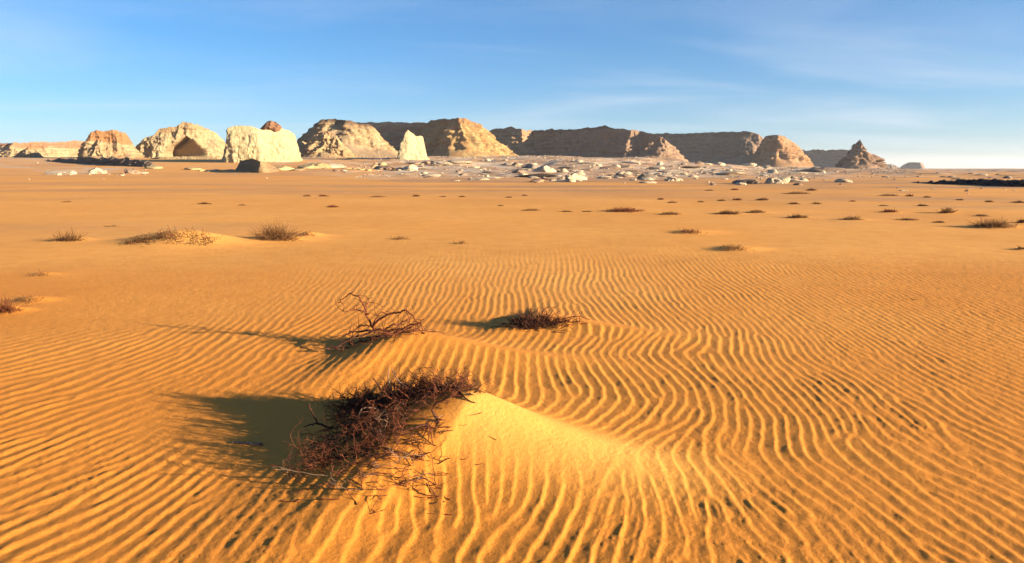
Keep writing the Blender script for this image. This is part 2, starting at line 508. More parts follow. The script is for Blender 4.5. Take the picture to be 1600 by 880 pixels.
def ripples(x, y):
    phi = bilin(RIP[3], x, y); lam = bilin(RIP[4], x, y)
    phi = phi + 1.3*fbm(x*2.1, y*1.6, octaves=2) + 1.15*fbm(x*6.5 + 9, y*5.0, octaves=3) + 0.4*fbm(x*19, y*15, octaves=2)
    core = np.ones_like(x)
    for dx, dy, s in DEFECTS:
        phi = phi + s*np.arctan2(y - dy, x - dx)
        k = np.nonzero((np.abs(x - dx) < .3) & (np.abs(y - dy) < .3))[0]
        core[k] *= 1 - 0.8*np.exp(-((x[k] - dx)**2 + (y[k] - dy)**2)/(0.40*lam[k])**2)
    p = (phi/(2*np.pi)) % 1.0
    a = 0.76
    h = np.where(p < a, (p/a)**1.32, (1 - (p - a)/(1 - a))**1.35)
    # a finer, fainter second set that runs in and out of the first
    p2 = (phi*1.55/(2*np.pi) + 0.9*fbm(x*1.3 + 40, y*1.1, octaves=2)) % 1.0
    h2 = np.where(p2 < a, (p2/a)**1.32, (1 - (p2 - a)/(1 - a))**1.35)
    m2 = sstep(-0.15, 0.5, fbm(x*1.7 + 11, y*1.4 + 3, octaves=2))
    h = h*(1 - 0.32*m2) + 0.30*m2*h2
    # strength: strong in the trough between the tails and at the bottom, weaker to the sides and far away
    r = np.hypot(x, y)
    amp = 0.102*lam
    trough = np.exp(-((x - 0.7)/1.4)**2 - ((y - 4.85)/0.75)**2)
    bottom = np.exp(-((x - 0.35)/1.2)**2 - ((y - 2.5)/0.55)**2)
    amp = amp*(1 + 0.30*trough + 0.12*bottom)
    amp = amp*(0.75 + 0.25*sstep(-0.5, 0.3, fbm(x*0.9 + 4, y*0.9, octaves=2)))
    amp = amp*core*(0.85 + 0.40*fbm(x*5 + 2, y*3.2, octaves=3))
    fade = 1 - 0.97*sstep(7.5, 16.0, y + 0.35*np.abs(x - 1.2) - 1.2*np.clip(x, 0, 1.5))
    left = 1 - 0.85*sstep(6.6, 8.6, y - 0.25*x)*(1 - sstep(-3.0, -0.5, x + 0.1*y))
    amp = amp*fade*left*(1 - smooth_mask(x, y))
    amp = amp*(1 - sstep(11.5, 15.0, r))
    return h*amp, h

def ground_z(x, y):
    x = np.atleast_1d(np.asarray(x, float)); y = np.atleast_1d(np.asarray(y, float))
    return base_height(x, y)

SRAY = 0.5*1.012**np.arange(790)
def on_ground(px, py):
    """world point of the ground seen at a pixel of the photograph"""
    dx, dy, dz = (float(v) for v in ray(px, py))
    lo, hi, smp = None, None, SRAY
    for _ in range(3):
        e = CAMH + dz*smp - ground_z(dx*smp, dy*smp)
        hit = np.nonzero(e <= 0)[0]
        i = hit[0] if len(hit) else len(smp) - 1
        lo, hi = smp[max(i - 1, 0)], smp[i]
        smp = np.linspace(lo, hi, 12)
    return dx*hi, dy*hi, float(ground_z(dx*hi, dy*hi)[0])

_NG = {}
def gz(x, y):
    """quick height lookup on the near dunes"""
    if not _NG:
        d = 0.02; gx = np.arange(-3.6, 3.6, d); gy = np.arange(2.0, 9.0, d)
        X, Y = np.meshgrid(gx, gy, indexing='ij')
        _NG['d'] = d; _NG['z'] = base_height(X.ravel(), Y.ravel()).reshape(X.shape).tolist()
    i = (x + 3.6)/_NG['d']; j = (y - 2.0)/_NG['d']
    i0 = min(max(int(i), 0), 358); j0 = min(max(int(j), 0), 348)
    a, b = i - i0, j - j0; Z = _NG['z']
    return (Z[i0][j0]*(1-a) + Z[i0+1][j0]*a)*(1-b) + (Z[i0][j0+1]*(1-a) + Z[i0+1][j0+1]*a)*b

def px_size(y, px):
    return px*y/FPX

# shrubs of the middle distance: px, base py, width px, height px, hummock height, label, density
ORD = ['first', 'second', 'third', 'fourth', 'fifth', 'sixth', 'seventh', 'eighth', 'ninth', 'tenth', 'eleventh',
       'twelfth', 'thirteenth', 'fourteenth', 'fifteenth', 'sixteenth', 'seventeenth', 'eighteenth']
SHRUBS = [
 (108, 376, 46, 17, .07, 'small dry shrub on a low sand hummock, left of the long twiggy mound', 90),
 (433, 373, 58, 25, .10, 'dense dark brown bush, the fullest in the left middle distance', 420),
 (480, 368, 34, 9, .10, 'sparse twigs on the sand tail just right of the dense dark bush', 30),
 (625, 374, 28, 8, .02, 'small flat dry tuft alone on smooth sand above the skeletal shrub', 60),
 (718, 381, 34, 7, .02, 'faint flattened tuft right of the small flat tuft on smooth sand', 30),
 (62, 431, 32, 13, .03, 'sparse little twig clump on bare sand near the left edge', 26),
 (6, 487, 40, 30, .06, 'dark dry shrub cut off by the left edge of the picture', 110),
 (46, 471, 42, 15, .05, 'thin low twigs beside the shrub at the left edge', 36),
 (172, 354, 28, 4, .02, 'thin low streak of brush above the long twiggy mound', 24),
 (1145, 389, 58, 10, .07, 'low dark shrub on smooth sand, nearest of the shrubs at right', 110),
 (1078, 363, 52, 8, .06, 'low dark shrub just behind the nearest shrub at right', 90),
 (1550, 354, 62, 14, .08, 'widest and darkest low bush near the right edge', 260),
 (1597, 389, 22, 6, .03, 'little dark tuft at the right edge in front of the others', 60),
 (1427, 469, 14, 4, .0, 'tiny dry tuft alone on the rippled sand at right', 14),
 (1171, 463, 11, 4, .0, 'tiny twig clump on rippled sand in the right middle ground', 10),
 (1332, 343, 30, 8, .06, 'compact dark bush right of centre in the row of bushes, lone and round', 130),
 (1247, 340, 30, 8, .05, 'compact dark bush left of the lone round one in the row', 130),
 (1480, 332, 20, 12, .06, 'upright dark bush standing taller than its neighbours at right', 110),
]
ROWS = {
 'front': [(975,330,60,8),(1047,335,32,6),(1137,334,38,7),(1183,332,26,6),(1390,331,24,6),(1418,344,32,5),(1467,348,20,4),(1533,338,20,5),(1598,347,14,7)],
 'middle': [(830,329,30,4),(885,331,22,3),(918,331,16,3),(1032,312,9,4),(1050,317,14,4),(1095,316,10,3),(1128,314,14,4),(1152,313,12,5),(1192,313,16,6),(1240,319,18,4),(1276,319,12,5),(1332,315,10,3),(1380,322,14,3),(1440,322,16,4)],
 'back': [(480,307,10,4),(505,307,14,4),(590,308,30,3),(650,307,9,4),(692,308,9,3),(722,308,10,3),(795,309,10,3),(820,306,8,3),(1108,298,12,3),(1148,297,10,4),(1245,303,42,5),(1268,298,14,5),(1390,306,30,4),(1421,307,10,5),(1448,309,10,4),(1500,313,14,3),(1545,316,14,4),(1592,317,18,5)],
 'left': [(105,316,14,3),(320,319,20,4),(378,321,12,3),(520,324,16,5),(782,322,8,3)],
}
ROWTXT = {'front': 'from left in the front row of bushes on the plain',
          'middle': 'from left in the middle row of tufts',
          'back': 'from left in the farthest row of tufts before the rubble',
          'left': 'from left of the faint tufts behind the twiggy mound'}
for rk, row in ROWS.items():
    for i, (a, b, c, d) in enumerate(row):
        SHRUBS.append((a, b, c, d, 0.04 if d > 5 else 0.015, 'low dark tuft, %s %s' % (ORD[i], ROWTXT[rk]), int(14*c**0.5*d**0.5)))

_pre = []
for s in SHRUBS:
    x, y = on_plane(s[0], s[1])
    x, y = float(x), float(y)
    if s[4] > 0.02: _pre.append((x, y + 0.05, s[4]*1.0, px_size(y, s[2])*0.55, px_size(y, s[2])*0.45))
# the long twiggy mound in the left middle distance
lx, ly = (float(v) for v in on_plane(300, 378))
_pre.append((lx - 0.1, ly, 0.17, 0.8, 0.75)); _pre.append((lx - 0.95, ly + 0.2, 0.14, 0.75, 0.6))
HUMMOCKS.extend(_pre)

# ------------------------------------------------------------------ the ground sheet
def build_ground():
    th = [np.linspace(-180, -47, 40, endpoint=False), np.linspace(-47, 47, 850, endpoint=False), np.linspace(47, 180, 40)]
    th = np.radians(np.concatenate(th))
    rs = [0.4]
    while rs[-1] < 7000:
        r = rs[-1]
        k = 1.10 if r < 1.3 else 1.0048 if r < 13 else 1.009 if r < 40 else 1.012 if r < 650 else 1.06
        rs.append(r*k)
    rs = np.array(rs)
    T, Rr = np.meshgrid(th, rs, indexing='ij')
    X, Y = (Rr*np.sin(T)), (Rr*np.cos(T))
    x, y = X.ravel(), Y.ravel()
    z = base_height(x, y)
    near = (np.hypot(x, y) < 15.5) & (y > 0.8)
    rp = np.zeros_like(z)
    rp[near], _ = ripples(x[near], y[near])
    z = z + rp
    z[near] += 0.0026*fbm(x[near]*17, y[near]*17, octaves=3)*(1 - 0.7*smooth_mask(x[near], y[near]))
    nu, nv = T.shape
    V = np.stack([x, y, z], 1)
    f = grid_faces(nu, nv)[:, ::-1]
    # centre cap
    V = np.concatenate([V, [[0, 0, 0.0]]]); c = len(V) - 1
    i = np.arange(nu - 1)
    tri = np.stack([i*nv, np.full(nu - 1, c), (i + 1)*nv], 1)[:, ::-1]
    me = mesh_from('ground', V, [f, tri], M_SAND)
    d = np.maximum(y, 1.0); px = IW/2 + FPX*x/d
    r = np.hypot(x, y)
    front = y > 0
    grav = sstep(26, 60, d + 5*fbm(x*0.05, y*0.05, octaves=3))*(0.6 + 0.4*sstep(350, 1050, px))
    grav = np.maximum(grav, 0.75*sstep(16, 32, d)*sstep(950, 1450, px))
    grav = np.maximum(grav, 0.42*sstep(10, 22, d)*sstep(0.05, 0.45, fbm(x*0.09 + 3, y*0.16, octaves=4)))
    ramp = np.exp(-((px - 300)/110)**2)*sstep(150, 210, d)*(1 - sstep(360, 420, d))
    grav = grav*(1 - 0.85*ramp)*(1 - 0.6*sstep(60, 95, d)*(1 - sstep(110, 160, d)))
    chalk = sstep(75, 170, d)*sstep(430, 620, px)*(1 - 0.5*sstep(1250, 1420, px))
    chalk = np.maximum(chalk, sstep(140, 190, d)*(1 - sstep(240, 300, d))*np.exp(-((px - 140)/70)**2))
    grey = sstep(150, 420, d)*sstep(1180, 1380, px) + 0.75*sstep(90, 140, d)*sstep(560, 700, px)*(1 - sstep(1180, 1380, px))
    grey = np.clip(grey, 0, 1)
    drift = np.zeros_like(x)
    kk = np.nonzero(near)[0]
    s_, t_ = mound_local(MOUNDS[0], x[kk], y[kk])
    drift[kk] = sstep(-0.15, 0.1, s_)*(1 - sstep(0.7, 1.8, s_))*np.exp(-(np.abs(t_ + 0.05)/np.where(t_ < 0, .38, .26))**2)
    belt = sstep(62, 80, d + 9*fbm(x*0.03, y*0.04, octaves=3))*sstep(520, 640, px)
    grav = np.maximum(grav, belt*(0.75 + 0.25*(d > 75)))
    chalk = np.maximum(chalk, 0.85*sstep(190, 250, d)*(1 - sstep(390, 440, d))*(px < 700)*(1 - 0.8*ramp))
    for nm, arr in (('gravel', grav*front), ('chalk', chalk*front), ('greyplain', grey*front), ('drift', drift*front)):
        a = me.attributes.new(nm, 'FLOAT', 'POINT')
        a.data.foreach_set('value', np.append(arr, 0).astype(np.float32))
    return obj('sand_ground', me, kind='structure', label='rippled orange desert sand running out to a gravel plain')
build_ground()

# ------------------------------------------------------------------ buttes and mesas
def interp_profile(pts, u):
    p = np.array(pts, float)
    return np.interp(u, p[:, 0], p[:, 1])

def formation(name, label, cat, top, depth, mat, talus_mat=None, thick=40.0, batter=6.0, talus=14.0, ht=0.25,
              bulge=0.0, rough=1.0, seed=0, dens=1.0, hollow=None, ledge=1.0, base_drop=2.0, jag=1.0, crag=1.0, fold=1.0):
    """A free-standing rock mass. top: (px, py) skyline; depth: one number or (px, metres) of its front wall in plan;
    thick: metres from front wall to back wall; bulge: how far the ends fall back."""
    px0, px1 = top[0][0], top[-1][0]
    n = max(40, int((px1 - px0)*1.35*dens))
    u = np.linspace(px0, px1, n)
    tt = (u - px0)/(px1 - px0)
    ty = interp_profile(top, u)
    D = interp_profile(depth, u) if isinstance(depth, (list, tuple)) else np.full(n, float(depth))
    ends = np.abs(2*tt - 1)
    D = D + bulge*ends**3
    ty = ty + jag*(1.1*fbm(u*0.16 + seed*3.1, u*0 + seed, octaves=3) + 1.1*vnoise(np.floor(u/5.3 + seed) + .5, u*0 + seed) + 0.7*vnoise(np.floor(u/2.3 + seed) + .5, u*0 + seed + 9))
    fx, fy, fz = at_depth(u, ty, D)
    gz = ground_z(fx, fy) - base_drop
    H = np.maximum(fz - gz, 0.3)
    # plan normals (towards the camera side)
    tx_, ty_ = np.gradient(fx), np.gradient(fy)
    k = max(3, n//16); ker = np.ones(2*k + 1)/(2*k + 1)
    tx_ = np.convolve(np.pad(tx_, k, 'edge'), ker, 'valid'); ty_ = np.convolve(np.pad(ty_, k, 'edge'), ker, 'valid')
    nl = np.hypot(tx_, ty_); nxp, nyp = ty_/nl, -tx_/nl
    W = thick*np.clip(1 - ends**4, 0.08, 1)
    rows = []          # (offset, height fraction, weight of relief)
    nt_, nc_, np_, nb_ = 12, 48, 8, 6
    for i in range(nt_):
        q = i/nt_; rows.append(('t', q))
    for i in range(nc_): rows.append(('c', i/nc_))
    for i in range(np_): rows.append(('p', i/np_))
    for i in range(nb_ + 1): rows.append(('b', i/nb_))
    VX, VY, VZ, WT = [], [], [], []
    hh = ht*(1 + 0.35*fbm(u*0.05 + seed, u*0 + 2.2, octaves=3))
    Teff = talus*(1 + 0.4*fbm(u*0.07 + seed*1.7, u*0 + 7.7, octaves=3))
    Teff = np.minimum(Teff, H*hh*2.6 + 0.5); bt = np.minimum(batter, 0.4*H + 0.3)
    for kind, q in rows:
        if kind == 't':   off = bt + Teff*(1 - q)**1.25; zf = hh*q; w = 0.25 + 0.3*q
        elif kind == 'c': off = bt*(1 - q)**1.2; zf = hh + (1 - hh)*q; w = 1.0 - 0.75*q**5
        elif kind == 'p': off = 0.0; zf = np.ones(n)*(1 - 0.03*q); w = 0.3
        else:             off = 0.0; zf = 0.97*(1 - q); w = 0.8
        back = W*q if kind == 'p' else (W + 4*q if kind == 'b' else 0.0)
        rl = np.hypot(fx, fy)
        VX.append(fx + nxp*off + fx/rl*back); VY.append(fy + nyp*off + fy/rl*back); VZ.append(gz + H*zf)
        WT.append(np.full(n, w)*1.0)
    VX, VY, VZ, WT = (np.array(a).T for a in (VX, VY, VZ, WT))      # n x rows
    NX, NY = nxp[:, None], nyp[:, None]
    Hm = float(np.max(H))
    sc = Hm/20.0
    a1 = fbm(VX/(9*sc) + seed, VY/(9*sc), VZ/(16*sc), octaves=4)
    rid = 1 - np.abs(fbm(VX/(6*sc) + 31 + seed, VY/(6*sc), VZ/(22*sc), octaves=3))*2.2
    zl = VZ/(2.4*sc) + 0.8*fbm(VX/(30*sc), VY/(30*sc), octaves=2)
    lay = np.abs((zl % 1.0) - 0.5)*2; lay = sstep(0.15, 0.7, lay) + 0.6*vnoise(np.floor(zl), zl*0 + seed)
    fine = fbm(VX/(2.0*sc), VY/(2.0*sc), VZ/(1.6*sc) + seed, octaves=3)
    along = np.cumsum(np.hypot(np.gradient(fx), np.gradient(fy)))[:, None]
    bz = VZ/(3.1*sc) + 0.55*fbm(VX/(11*sc), VY/(11*sc), VZ/(7*sc), octaves=3)
    bu = along/(3.6*sc) + 0.9*fbm(VX/(9*sc) + 5, VY/(9*sc), VZ/(5*sc), octaves=3) + 0.37*np.floor(bz)
    blk = vnoise(np.floor(bu) + .5 + seed, np.floor(bz) + .5)
    bu2 = along/(1.7*sc) + 0.8*fbm(VX/(4*sc) + 8, VY/(4*sc), VZ/(4*sc), octaves=2)
    blk2 = vnoise(np.floor(bu2) + .5 + seed, np.floor(VZ/(1.5*sc) + 0.5*fbm(VX/(6*sc), VY/(6*sc), octaves=2)) + .5)
    disp = rough*sc*WT*(1.5*crag*blk + 0.8*crag*blk2 + 2.8*a1 + 2.0*fold*(rid - 0.5) + 0.55*ledge*(lay - 0.5) + 1.0*fine)
    if hollow:
        hx0, hx1, hapx, hapy, hby, hdep = hollow
        PXv = IW/2 + FPX*VX/(VY*CP + (CAMH - VZ)*SP)
        PYv = np.tan(PITCH - np.arctan2(CAMH - VZ, VY)*1.0); PYv = IH/2 - FPX*PYv
        side = np.where(PXv < hapx, (PXv - hx0)/(hapx - hx0), (hx1 - PXv)/(hx1 - hapx))
        roof = hby + (hapy - hby)*np.clip(side, 0, 1)**0.55
        inside = sstep(-1.0, 3.0, PYv - roof)*(side > 0.02)*sstep(0.0, 0.1, side)
        front = np.zeros(len(rows)); front[:nt_ + nc_] = 1
        disp = disp - hdep*inside*front[None, :]
    VX = VX + NX*disp; VY = VY + NY*disp
    VZ = VZ + WT*0.25*sc*rough*fine*(np.arange(len(rows))[None, :] > 0)
    m = len(rows)
    V = np.stack([VX.ravel(), VY.ravel(), VZ.ravel()], 1)
    root = obj(name, None, label=label, cat=cat, loc=(float(fx.mean()), float(fy.mean() + thick/2), float(gz.mean())))
    V = V - np.array(root.location)
    F = grid_faces(n, m)
    def sub(mask, nm, mt):
        f = F[mask]; idx = np.unique(f); mp_ = np.full(len(V), -1); mp_[idx] = np.arange(len(idx))
        return obj(nm, mesh_from(nm, V[idx], mp_[f], mt), root)
    jj = np.tile(np.arange(m - 1), n - 1)
    sub(jj >= nt_, 'cliff', mat)
    sub(jj < nt_, 'talus_slope', talus_mat or mat)
    return root

def zrange(depth, ytop, ybase):
    return float(at_depth(800, ybase, depth)[2]), float(at_depth(800, ytop, depth)[2])

CREAM, YEL, ORA, BRN, DKB = (0.34, 0.275, 0.165), (0.30, 0.21, 0.115), (0.25, 0.112, 0.042), (0.13, 0.065, 0.036), (0.065, 0.040, 0.030)
TAN, GREYB = (0.23, 0.15, 0.09), (0.13, 0.095, 0.078)

z0, z1 = zrange(720, 222, 252)
mA = rock_material('ridge_far_left', CREAM, (0.29, 0.17, 0.08), (0.24, 0.11, 0.06), z0, z1, 0.62, 0.3, 0.8, 0.6)
formation('chalk_ridge', 'long low pale ridge with reddish top behind everything at far left', 'ridge',
          [(-140,230),(-60,224),(-10,222),(30,224),(60,222),(95,223),(120,221),(150,224),(175,240)],
          [(-140,760),(20,700),(70,725),(175,800)], mA, thick=70, batter=9, talus=16, ht=.3, seed=1)
z0, z1 = zrange(430, 231, 258)
mA2 = rock_material('hump_rock', CREAM, TAN, ORA, z0, z1, 0.85, 0.25, 0.6, 0.4)
formation('chalk_hump', 'rounded knobbly chalk hump in front of the low ridge at far left', 'rock',
          [(10,256),(22,244),(34,235),(46,231),(58,234),(66,243),(74,256)], 430, mA2, thick=22, batter=7, talus=8, ht=.3, bulge=10, seed=2, rough=1.3)
z0, z1 = zrange(385, 203, 248)
mB = rock_material('dome_rock', CREAM, ORA, ORA, z0, z1, 0.45, 0.25, 0.75, 0.5)
formation('domed_butte', 'domed butte with orange crown and pale foot, left of the wide hollowed butte', 'butte',
          [(124,250),(129,236),(134,222),(141,208),(150,203),(166,205),(182,203),(196,208),(205,220),(211,236),(216,252)],
          [(124,402),(138,384),(190,392),(208,402),(216,415)], mB, thick=30, batter=6, talus=8, ht=.2, bulge=6, seed=3, dens=1.5)
z0, z1 = zrange(400, 191, 248)
mD = rock_material('hollow_rock', CREAM, YEL, (0.26, 0.17, 0.09), z0, z1, 0.72, 0.2, 0.7, 0.45)
formation('hollowed_butte', 'wide cream butte with a dark gable-shaped hollow at its foot', 'butte',
          [(208,252),(213,238),(218,227),(228,215),(239,213),(248,202),(262,199),(275,196),(288,190),(300,193),(315,197),(330,203),(342,212),(351,224),(358,250)],
          [(208,425),(222,404),(300,412),(345,430),(358,448)], mD, thick=40, batter=6, talus=7, ht=.14, bulge=5, dens=1.6, seed=4, hollow=(252, 330, 291, 213, 247, 30))
formation('back_ridge', 'low pale ridge filling the gaps behind the domed and hollowed buttes', 'ridge',
          [(165,236),(185,228),(205,228),(222,232),(250,236),(300,232),(340,234),(362,230),(400,232),(440,226),(470,220),(490,226),(505,246)],
          [(165,500),(220,465),(300,475),(400,465),(505,500)], mA, thick=40, batter=7, talus=10, ht=.25, seed=31, rough=1.2, jag=1.6)
z0, z1 = zrange(300, 196, 256)
mE = rock_material('block_rock', (0.37, 0.325, 0.20), (0.34, 0.26, 0.14), (0.29, 0.165, 0.08), z0, z1, 0.92, 0.28, 0.5, 0.45, 0.9)
E = formation('chalk_block', 'massive pale yellow flat-topped block of chalk with a brown knob on top', 'butte',
          [(350,256),(352,225),(355,200),(365,197),(380,196),(398,199),(410,203),(425,203),(440,201),(452,204),(460,209),(464,222),(466,240),(469,256)],
          [(350,308),(356,294),(400,297),(445,308),(460,318),(469,338)], mE, thick=30, batter=2.5, talus=9, ht=.13, seed=5, rough=.7, ledge=.5, dens=1.5, crag=1.0, jag=.6, fold=.35)
z0, z1 = zrange(520, 187, 250)
mF = rock_material('talus_butte_rock', CREAM, ORA, DKB, z0, z1, 0.78, 0.35, 0.85, 0.6)
mFt = rock_material('talus_sand', (0.31, 0.23, 0.14), (0.25, 0.145, 0.08), CREAM, z0, z1, 1.2, 0.1, 0.0, 0.5)
formation('talus_butte', 'broad butte with dark cap and long smooth talus skirt, behind the chalk tower', 'butte',
          [(440,250),(464,222),(480,205),(492,193),(500,188),(522,186),(548,188),(560,193),(578,195),(590,206),(602,220),(618,235),(632,250)],
          [(440,585),(470,545),(505,520),(540,515),(580,528),(632,570)], mF, mFt, thick=60, batter=14, talus=34, ht=.42, seed=6, rough=1.1)
z0, z1 = zrange(520, 205, 250)
mF2 = rock_material('spur_rock', (0.34, 0.26, 0.14), (0.26, 0.13, 0.07), ORA, z0, z1, 0.8, 0.2, 0.5, 0.6)
formation('chalk_spur', 'rounded cream and pink spur leaning against the foot of the dark-capped butte', 'rock',
          [(466,250),(474,232),(484,216),(497,207),(512,204),(526,212),(538,226),(552,240),(566,250)], 455, mF2, thick=26, batter=9, talus=10, ht=.25, bulge=20, seed=7, rough=1.3)
z0, z1 = zrange(820, 189, 248)
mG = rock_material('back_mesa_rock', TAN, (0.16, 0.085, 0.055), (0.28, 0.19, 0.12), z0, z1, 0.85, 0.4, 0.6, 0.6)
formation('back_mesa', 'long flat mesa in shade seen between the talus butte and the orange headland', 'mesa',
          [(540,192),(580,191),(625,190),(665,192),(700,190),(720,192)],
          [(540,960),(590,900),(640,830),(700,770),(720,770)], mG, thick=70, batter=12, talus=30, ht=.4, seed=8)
z0, z1 = zrange(620, 185, 250)
mH = rock_material('headland_rock', (0.34, 0.25, 0.115), ORA, BRN, z0, z1, 0.8, 0.35, 0.5, 0.65)
formation('orange_headland', 'orange and cream headland with flat brown top and notched lit flank, right of the tower', 'butte',
          [(636,232),(648,206),(660,194),(680,187),(700,185),(719,184),(738,189),(750,195),(762,206),(775,217),(790,229),(806,242),(822,252)],
          [(636,665),(665,648),(690,630),(716,606),(724,610),(760,640),(822,715)], mH, thick=60, batter=12, talus=22, ht=.25, seed=9, rough=1.35)
z0, z1 = zrange(350, 205, 256)
mT = rock_material('tower_rock', (0.38, 0.335, 0.21), (0.35, 0.285, 0.165), CREAM, z0, z1, 0.9, 0.22, 0.5, 0.4, 0.9)
formation('chalk_tower', 'slender pale yellow chalk tower with a horned top standing alone', 'rock tower',
          [(612,257),(620,252),(624,238),(626,224),(630,220),(633,208),(637,203),(643,208),(650,213),(657,212),(661,213),(664,228),(667,244),(676,252),(690,257)],
          [(612,358),(624,348),(660,356),(690,368)], mT, thick=13, batter=2.5, talus=4, ht=.12, bulge=2, seed=10, crag=.9, jag=.5, fold=.35, rough=.6, dens=1.4, ledge=.5)
z0, z1 = zrange(760, 200, 250)
mI = rock_material('pale_knob_rock', (0.32, 0.23, 0.14), (0.27, 0.14, 0.07), BRN, z0, z1, 0.9, 0.3, 0.4, 0.5)
formation('knobbed_ridge', 'short pale knobbed ridge between the orange headland and the long dark mesa', 'ridge',
          [(750,205),(768,203),(785,201),(800,199),(815,202),(830,204),(840,216),(850,250)],
          [(750,820),(800,770),(815,760),(850,830)], mI, thick=50, batter=10, talus=20, ht=.3, seed=11, rough=1.3)
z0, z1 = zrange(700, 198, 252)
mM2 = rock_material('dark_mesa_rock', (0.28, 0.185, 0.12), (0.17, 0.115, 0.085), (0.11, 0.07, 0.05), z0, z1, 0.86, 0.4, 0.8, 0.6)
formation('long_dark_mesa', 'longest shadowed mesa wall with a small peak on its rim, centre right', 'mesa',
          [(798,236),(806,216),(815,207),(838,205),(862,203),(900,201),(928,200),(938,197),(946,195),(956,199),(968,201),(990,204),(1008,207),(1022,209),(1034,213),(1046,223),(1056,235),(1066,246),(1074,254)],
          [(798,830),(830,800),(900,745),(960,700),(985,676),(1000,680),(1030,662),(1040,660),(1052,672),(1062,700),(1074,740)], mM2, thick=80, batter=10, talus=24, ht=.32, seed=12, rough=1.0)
z0, z1 = zrange(900, 206, 256)
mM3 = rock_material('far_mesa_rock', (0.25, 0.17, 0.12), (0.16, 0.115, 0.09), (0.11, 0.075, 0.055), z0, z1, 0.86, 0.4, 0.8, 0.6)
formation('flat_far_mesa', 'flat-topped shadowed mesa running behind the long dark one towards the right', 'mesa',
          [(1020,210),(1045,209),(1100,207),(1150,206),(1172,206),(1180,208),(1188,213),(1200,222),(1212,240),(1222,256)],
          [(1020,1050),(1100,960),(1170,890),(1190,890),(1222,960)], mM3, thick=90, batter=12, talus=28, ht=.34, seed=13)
z0, z1 = zrange(800, 210, 258)
mM3b = rock_material('lit_butte_rock', (0.31, 0.20, 0.115), ORA, BRN, z0, z1, 0.86, 0.3, 0.7, 0.55)
formation('sunlit_butte', 'butte at the end of the flat mesa, left side dark and right side glowing orange', 'butte',
          [(1172,256),(1182,236),(1190,220),(1197,213),(1210,210),(1219,211),(1230,216),(1242,225),(1252,233),(1258,243),(1263,254),(1270,260)],
          [(1172,832),(1195,818),(1216,798),(1224,800),(1250,835),(1270,880)], mM3b, thick=40, batter=9, talus=18, ht=.28, seed=14, rough=1.3)
z0, z1 = zrange(1250, 234, 262)
mM4 = rock_material('hazy_mesa_rock', (0.24, 0.18, 0.14), GREYB, BRN, z0, z1, 0.9, 0.3, 0.6, 0.5)
formation('hazy_mesa', 'low hazy flat mesa between the sunlit butte and the pointed hill', 'mesa',
          [(1235,236),(1260,235),(1290,234),(1315,234),(1345,236),(1360,262)], [(1235,1450),(1320,1300),(1345,1280),(1360,1340)], mM4, thick=90, batter=10, talus=26, ht=.35, seed=15)
z0, z1 = zrange(700, 221, 266)
mN = rock_material('pointed_hill_rock', (0.23, 0.15, 0.10), (0.18, 0.105, 0.07), DKB, z0, z1, 0.8, 0.25, 0.5, 0.6)
formation('pointed_hill', 'pointed conical hill, dark on the left and lit on the right, last before the open plain', 'hill',
          [(1298,268),(1308,261),(1315,251),(1323,242),(1331,236),(1337,226),(1343,220),(1347,224),(1352,235),(1359,240),(1366,242),(1371,252),(1380,263),(1390,270)],
          [(1300,726),(1325,710),(1346,694),(1352,696),(1368,722),(1390,770)], mN, thick=34, batter=12, talus=14, ht=.3, seed=16, rough=1.8, jag=1.6, dens=1.5)
z0, z1 = zrange(1900, 253, 264)
mO = rock_material('distant_mesa_rock', (0.26, 0.2, 0.16), GREYB, BRN, z0, z1, 0.9, 0.2, 0.4, 0.5)
formation('distant_mesa', 'tiny distant tilted mesa right of the pointed hill', 'mesa',
          [(1404,263),(1411,258),(1419,254),(1430,253.5),(1441,254),(1443,264)], [(1404,2000),(1438,1850),(1443,1870)], mO, thick=60, batter=8, talus=16, ht=.3, seed=17, dens=1.5, jag=.15)
formation('distant_hillock', 'tiny distant hillock just behind the right foot of the pointed hill', 'hill',
          [(1376,262),(1384,257),(1392,256),(1400,259),(1406,263)], 1700, mO, thick=40, batter=10, talus=12, ht=.3, seed=18, dens=1.5, jag=.15)
formation('pale_platform', 'thin pale rock platform at the foot of the hollowed butte above the sand ramp', 'ledge',
          [(222,252),(236,247),(262,245.5),(300,245),(340,245.5),(360,247),(376,253)], [(222,372),(250,362),(340,366),(376,380)], mD, thick=22, batter=2, talus=3, ht=.3, seed=33, rough=1.2, base_drop=.8, dens=1.4)
# brown knob on the chalk block
def blob_mesh(name, seed, mat, sub=3, rough=0.35, flat=1.0):
    import bmesh
    bm = bmesh.new(); bmesh.ops.create_icosphere(bm, subdivisions=sub, radius=1.0)
    v = np.array([q.co for q in bm.verts])
    d = 1 + rough*fbm(v[:, 0]*1.3 + seed*7, v[:, 1]*1.3, v[:, 2]*1.3, octaves=4)*1.6
    if sub > 3: d = d + 0.22*fbm(v[:, 0]*4.5 + seed, v[:, 1]*4.5, v[:, 2]*6, octaves=3)
    # planar cuts give broken faces
    r2 = np.random.default_rng(seed + 100)
    p = v*d[:, None]
    for _ in range(9):
        nrm = r2.normal(size=3); nrm /= np.linalg.norm(nrm); c = 0.62 + 0.25*r2.random()
        e = p@nrm - c
        p = np.where(e[:, None] > 0, p - np.outer(e*0.85, nrm), p)
    p[:, 2] *= flat
    for q, co in zip(bm.verts, p): q.co = co
    me = bpy.data.meshes.new(name); bm.to_mesh(me); bm.free()
    me.polygons.foreach_set('use_smooth', np.zeros(len(me.polygons), bool))
    me.materials.append(mat)
    return me
kx, ky, kz = at_depth(424, 200, 306)
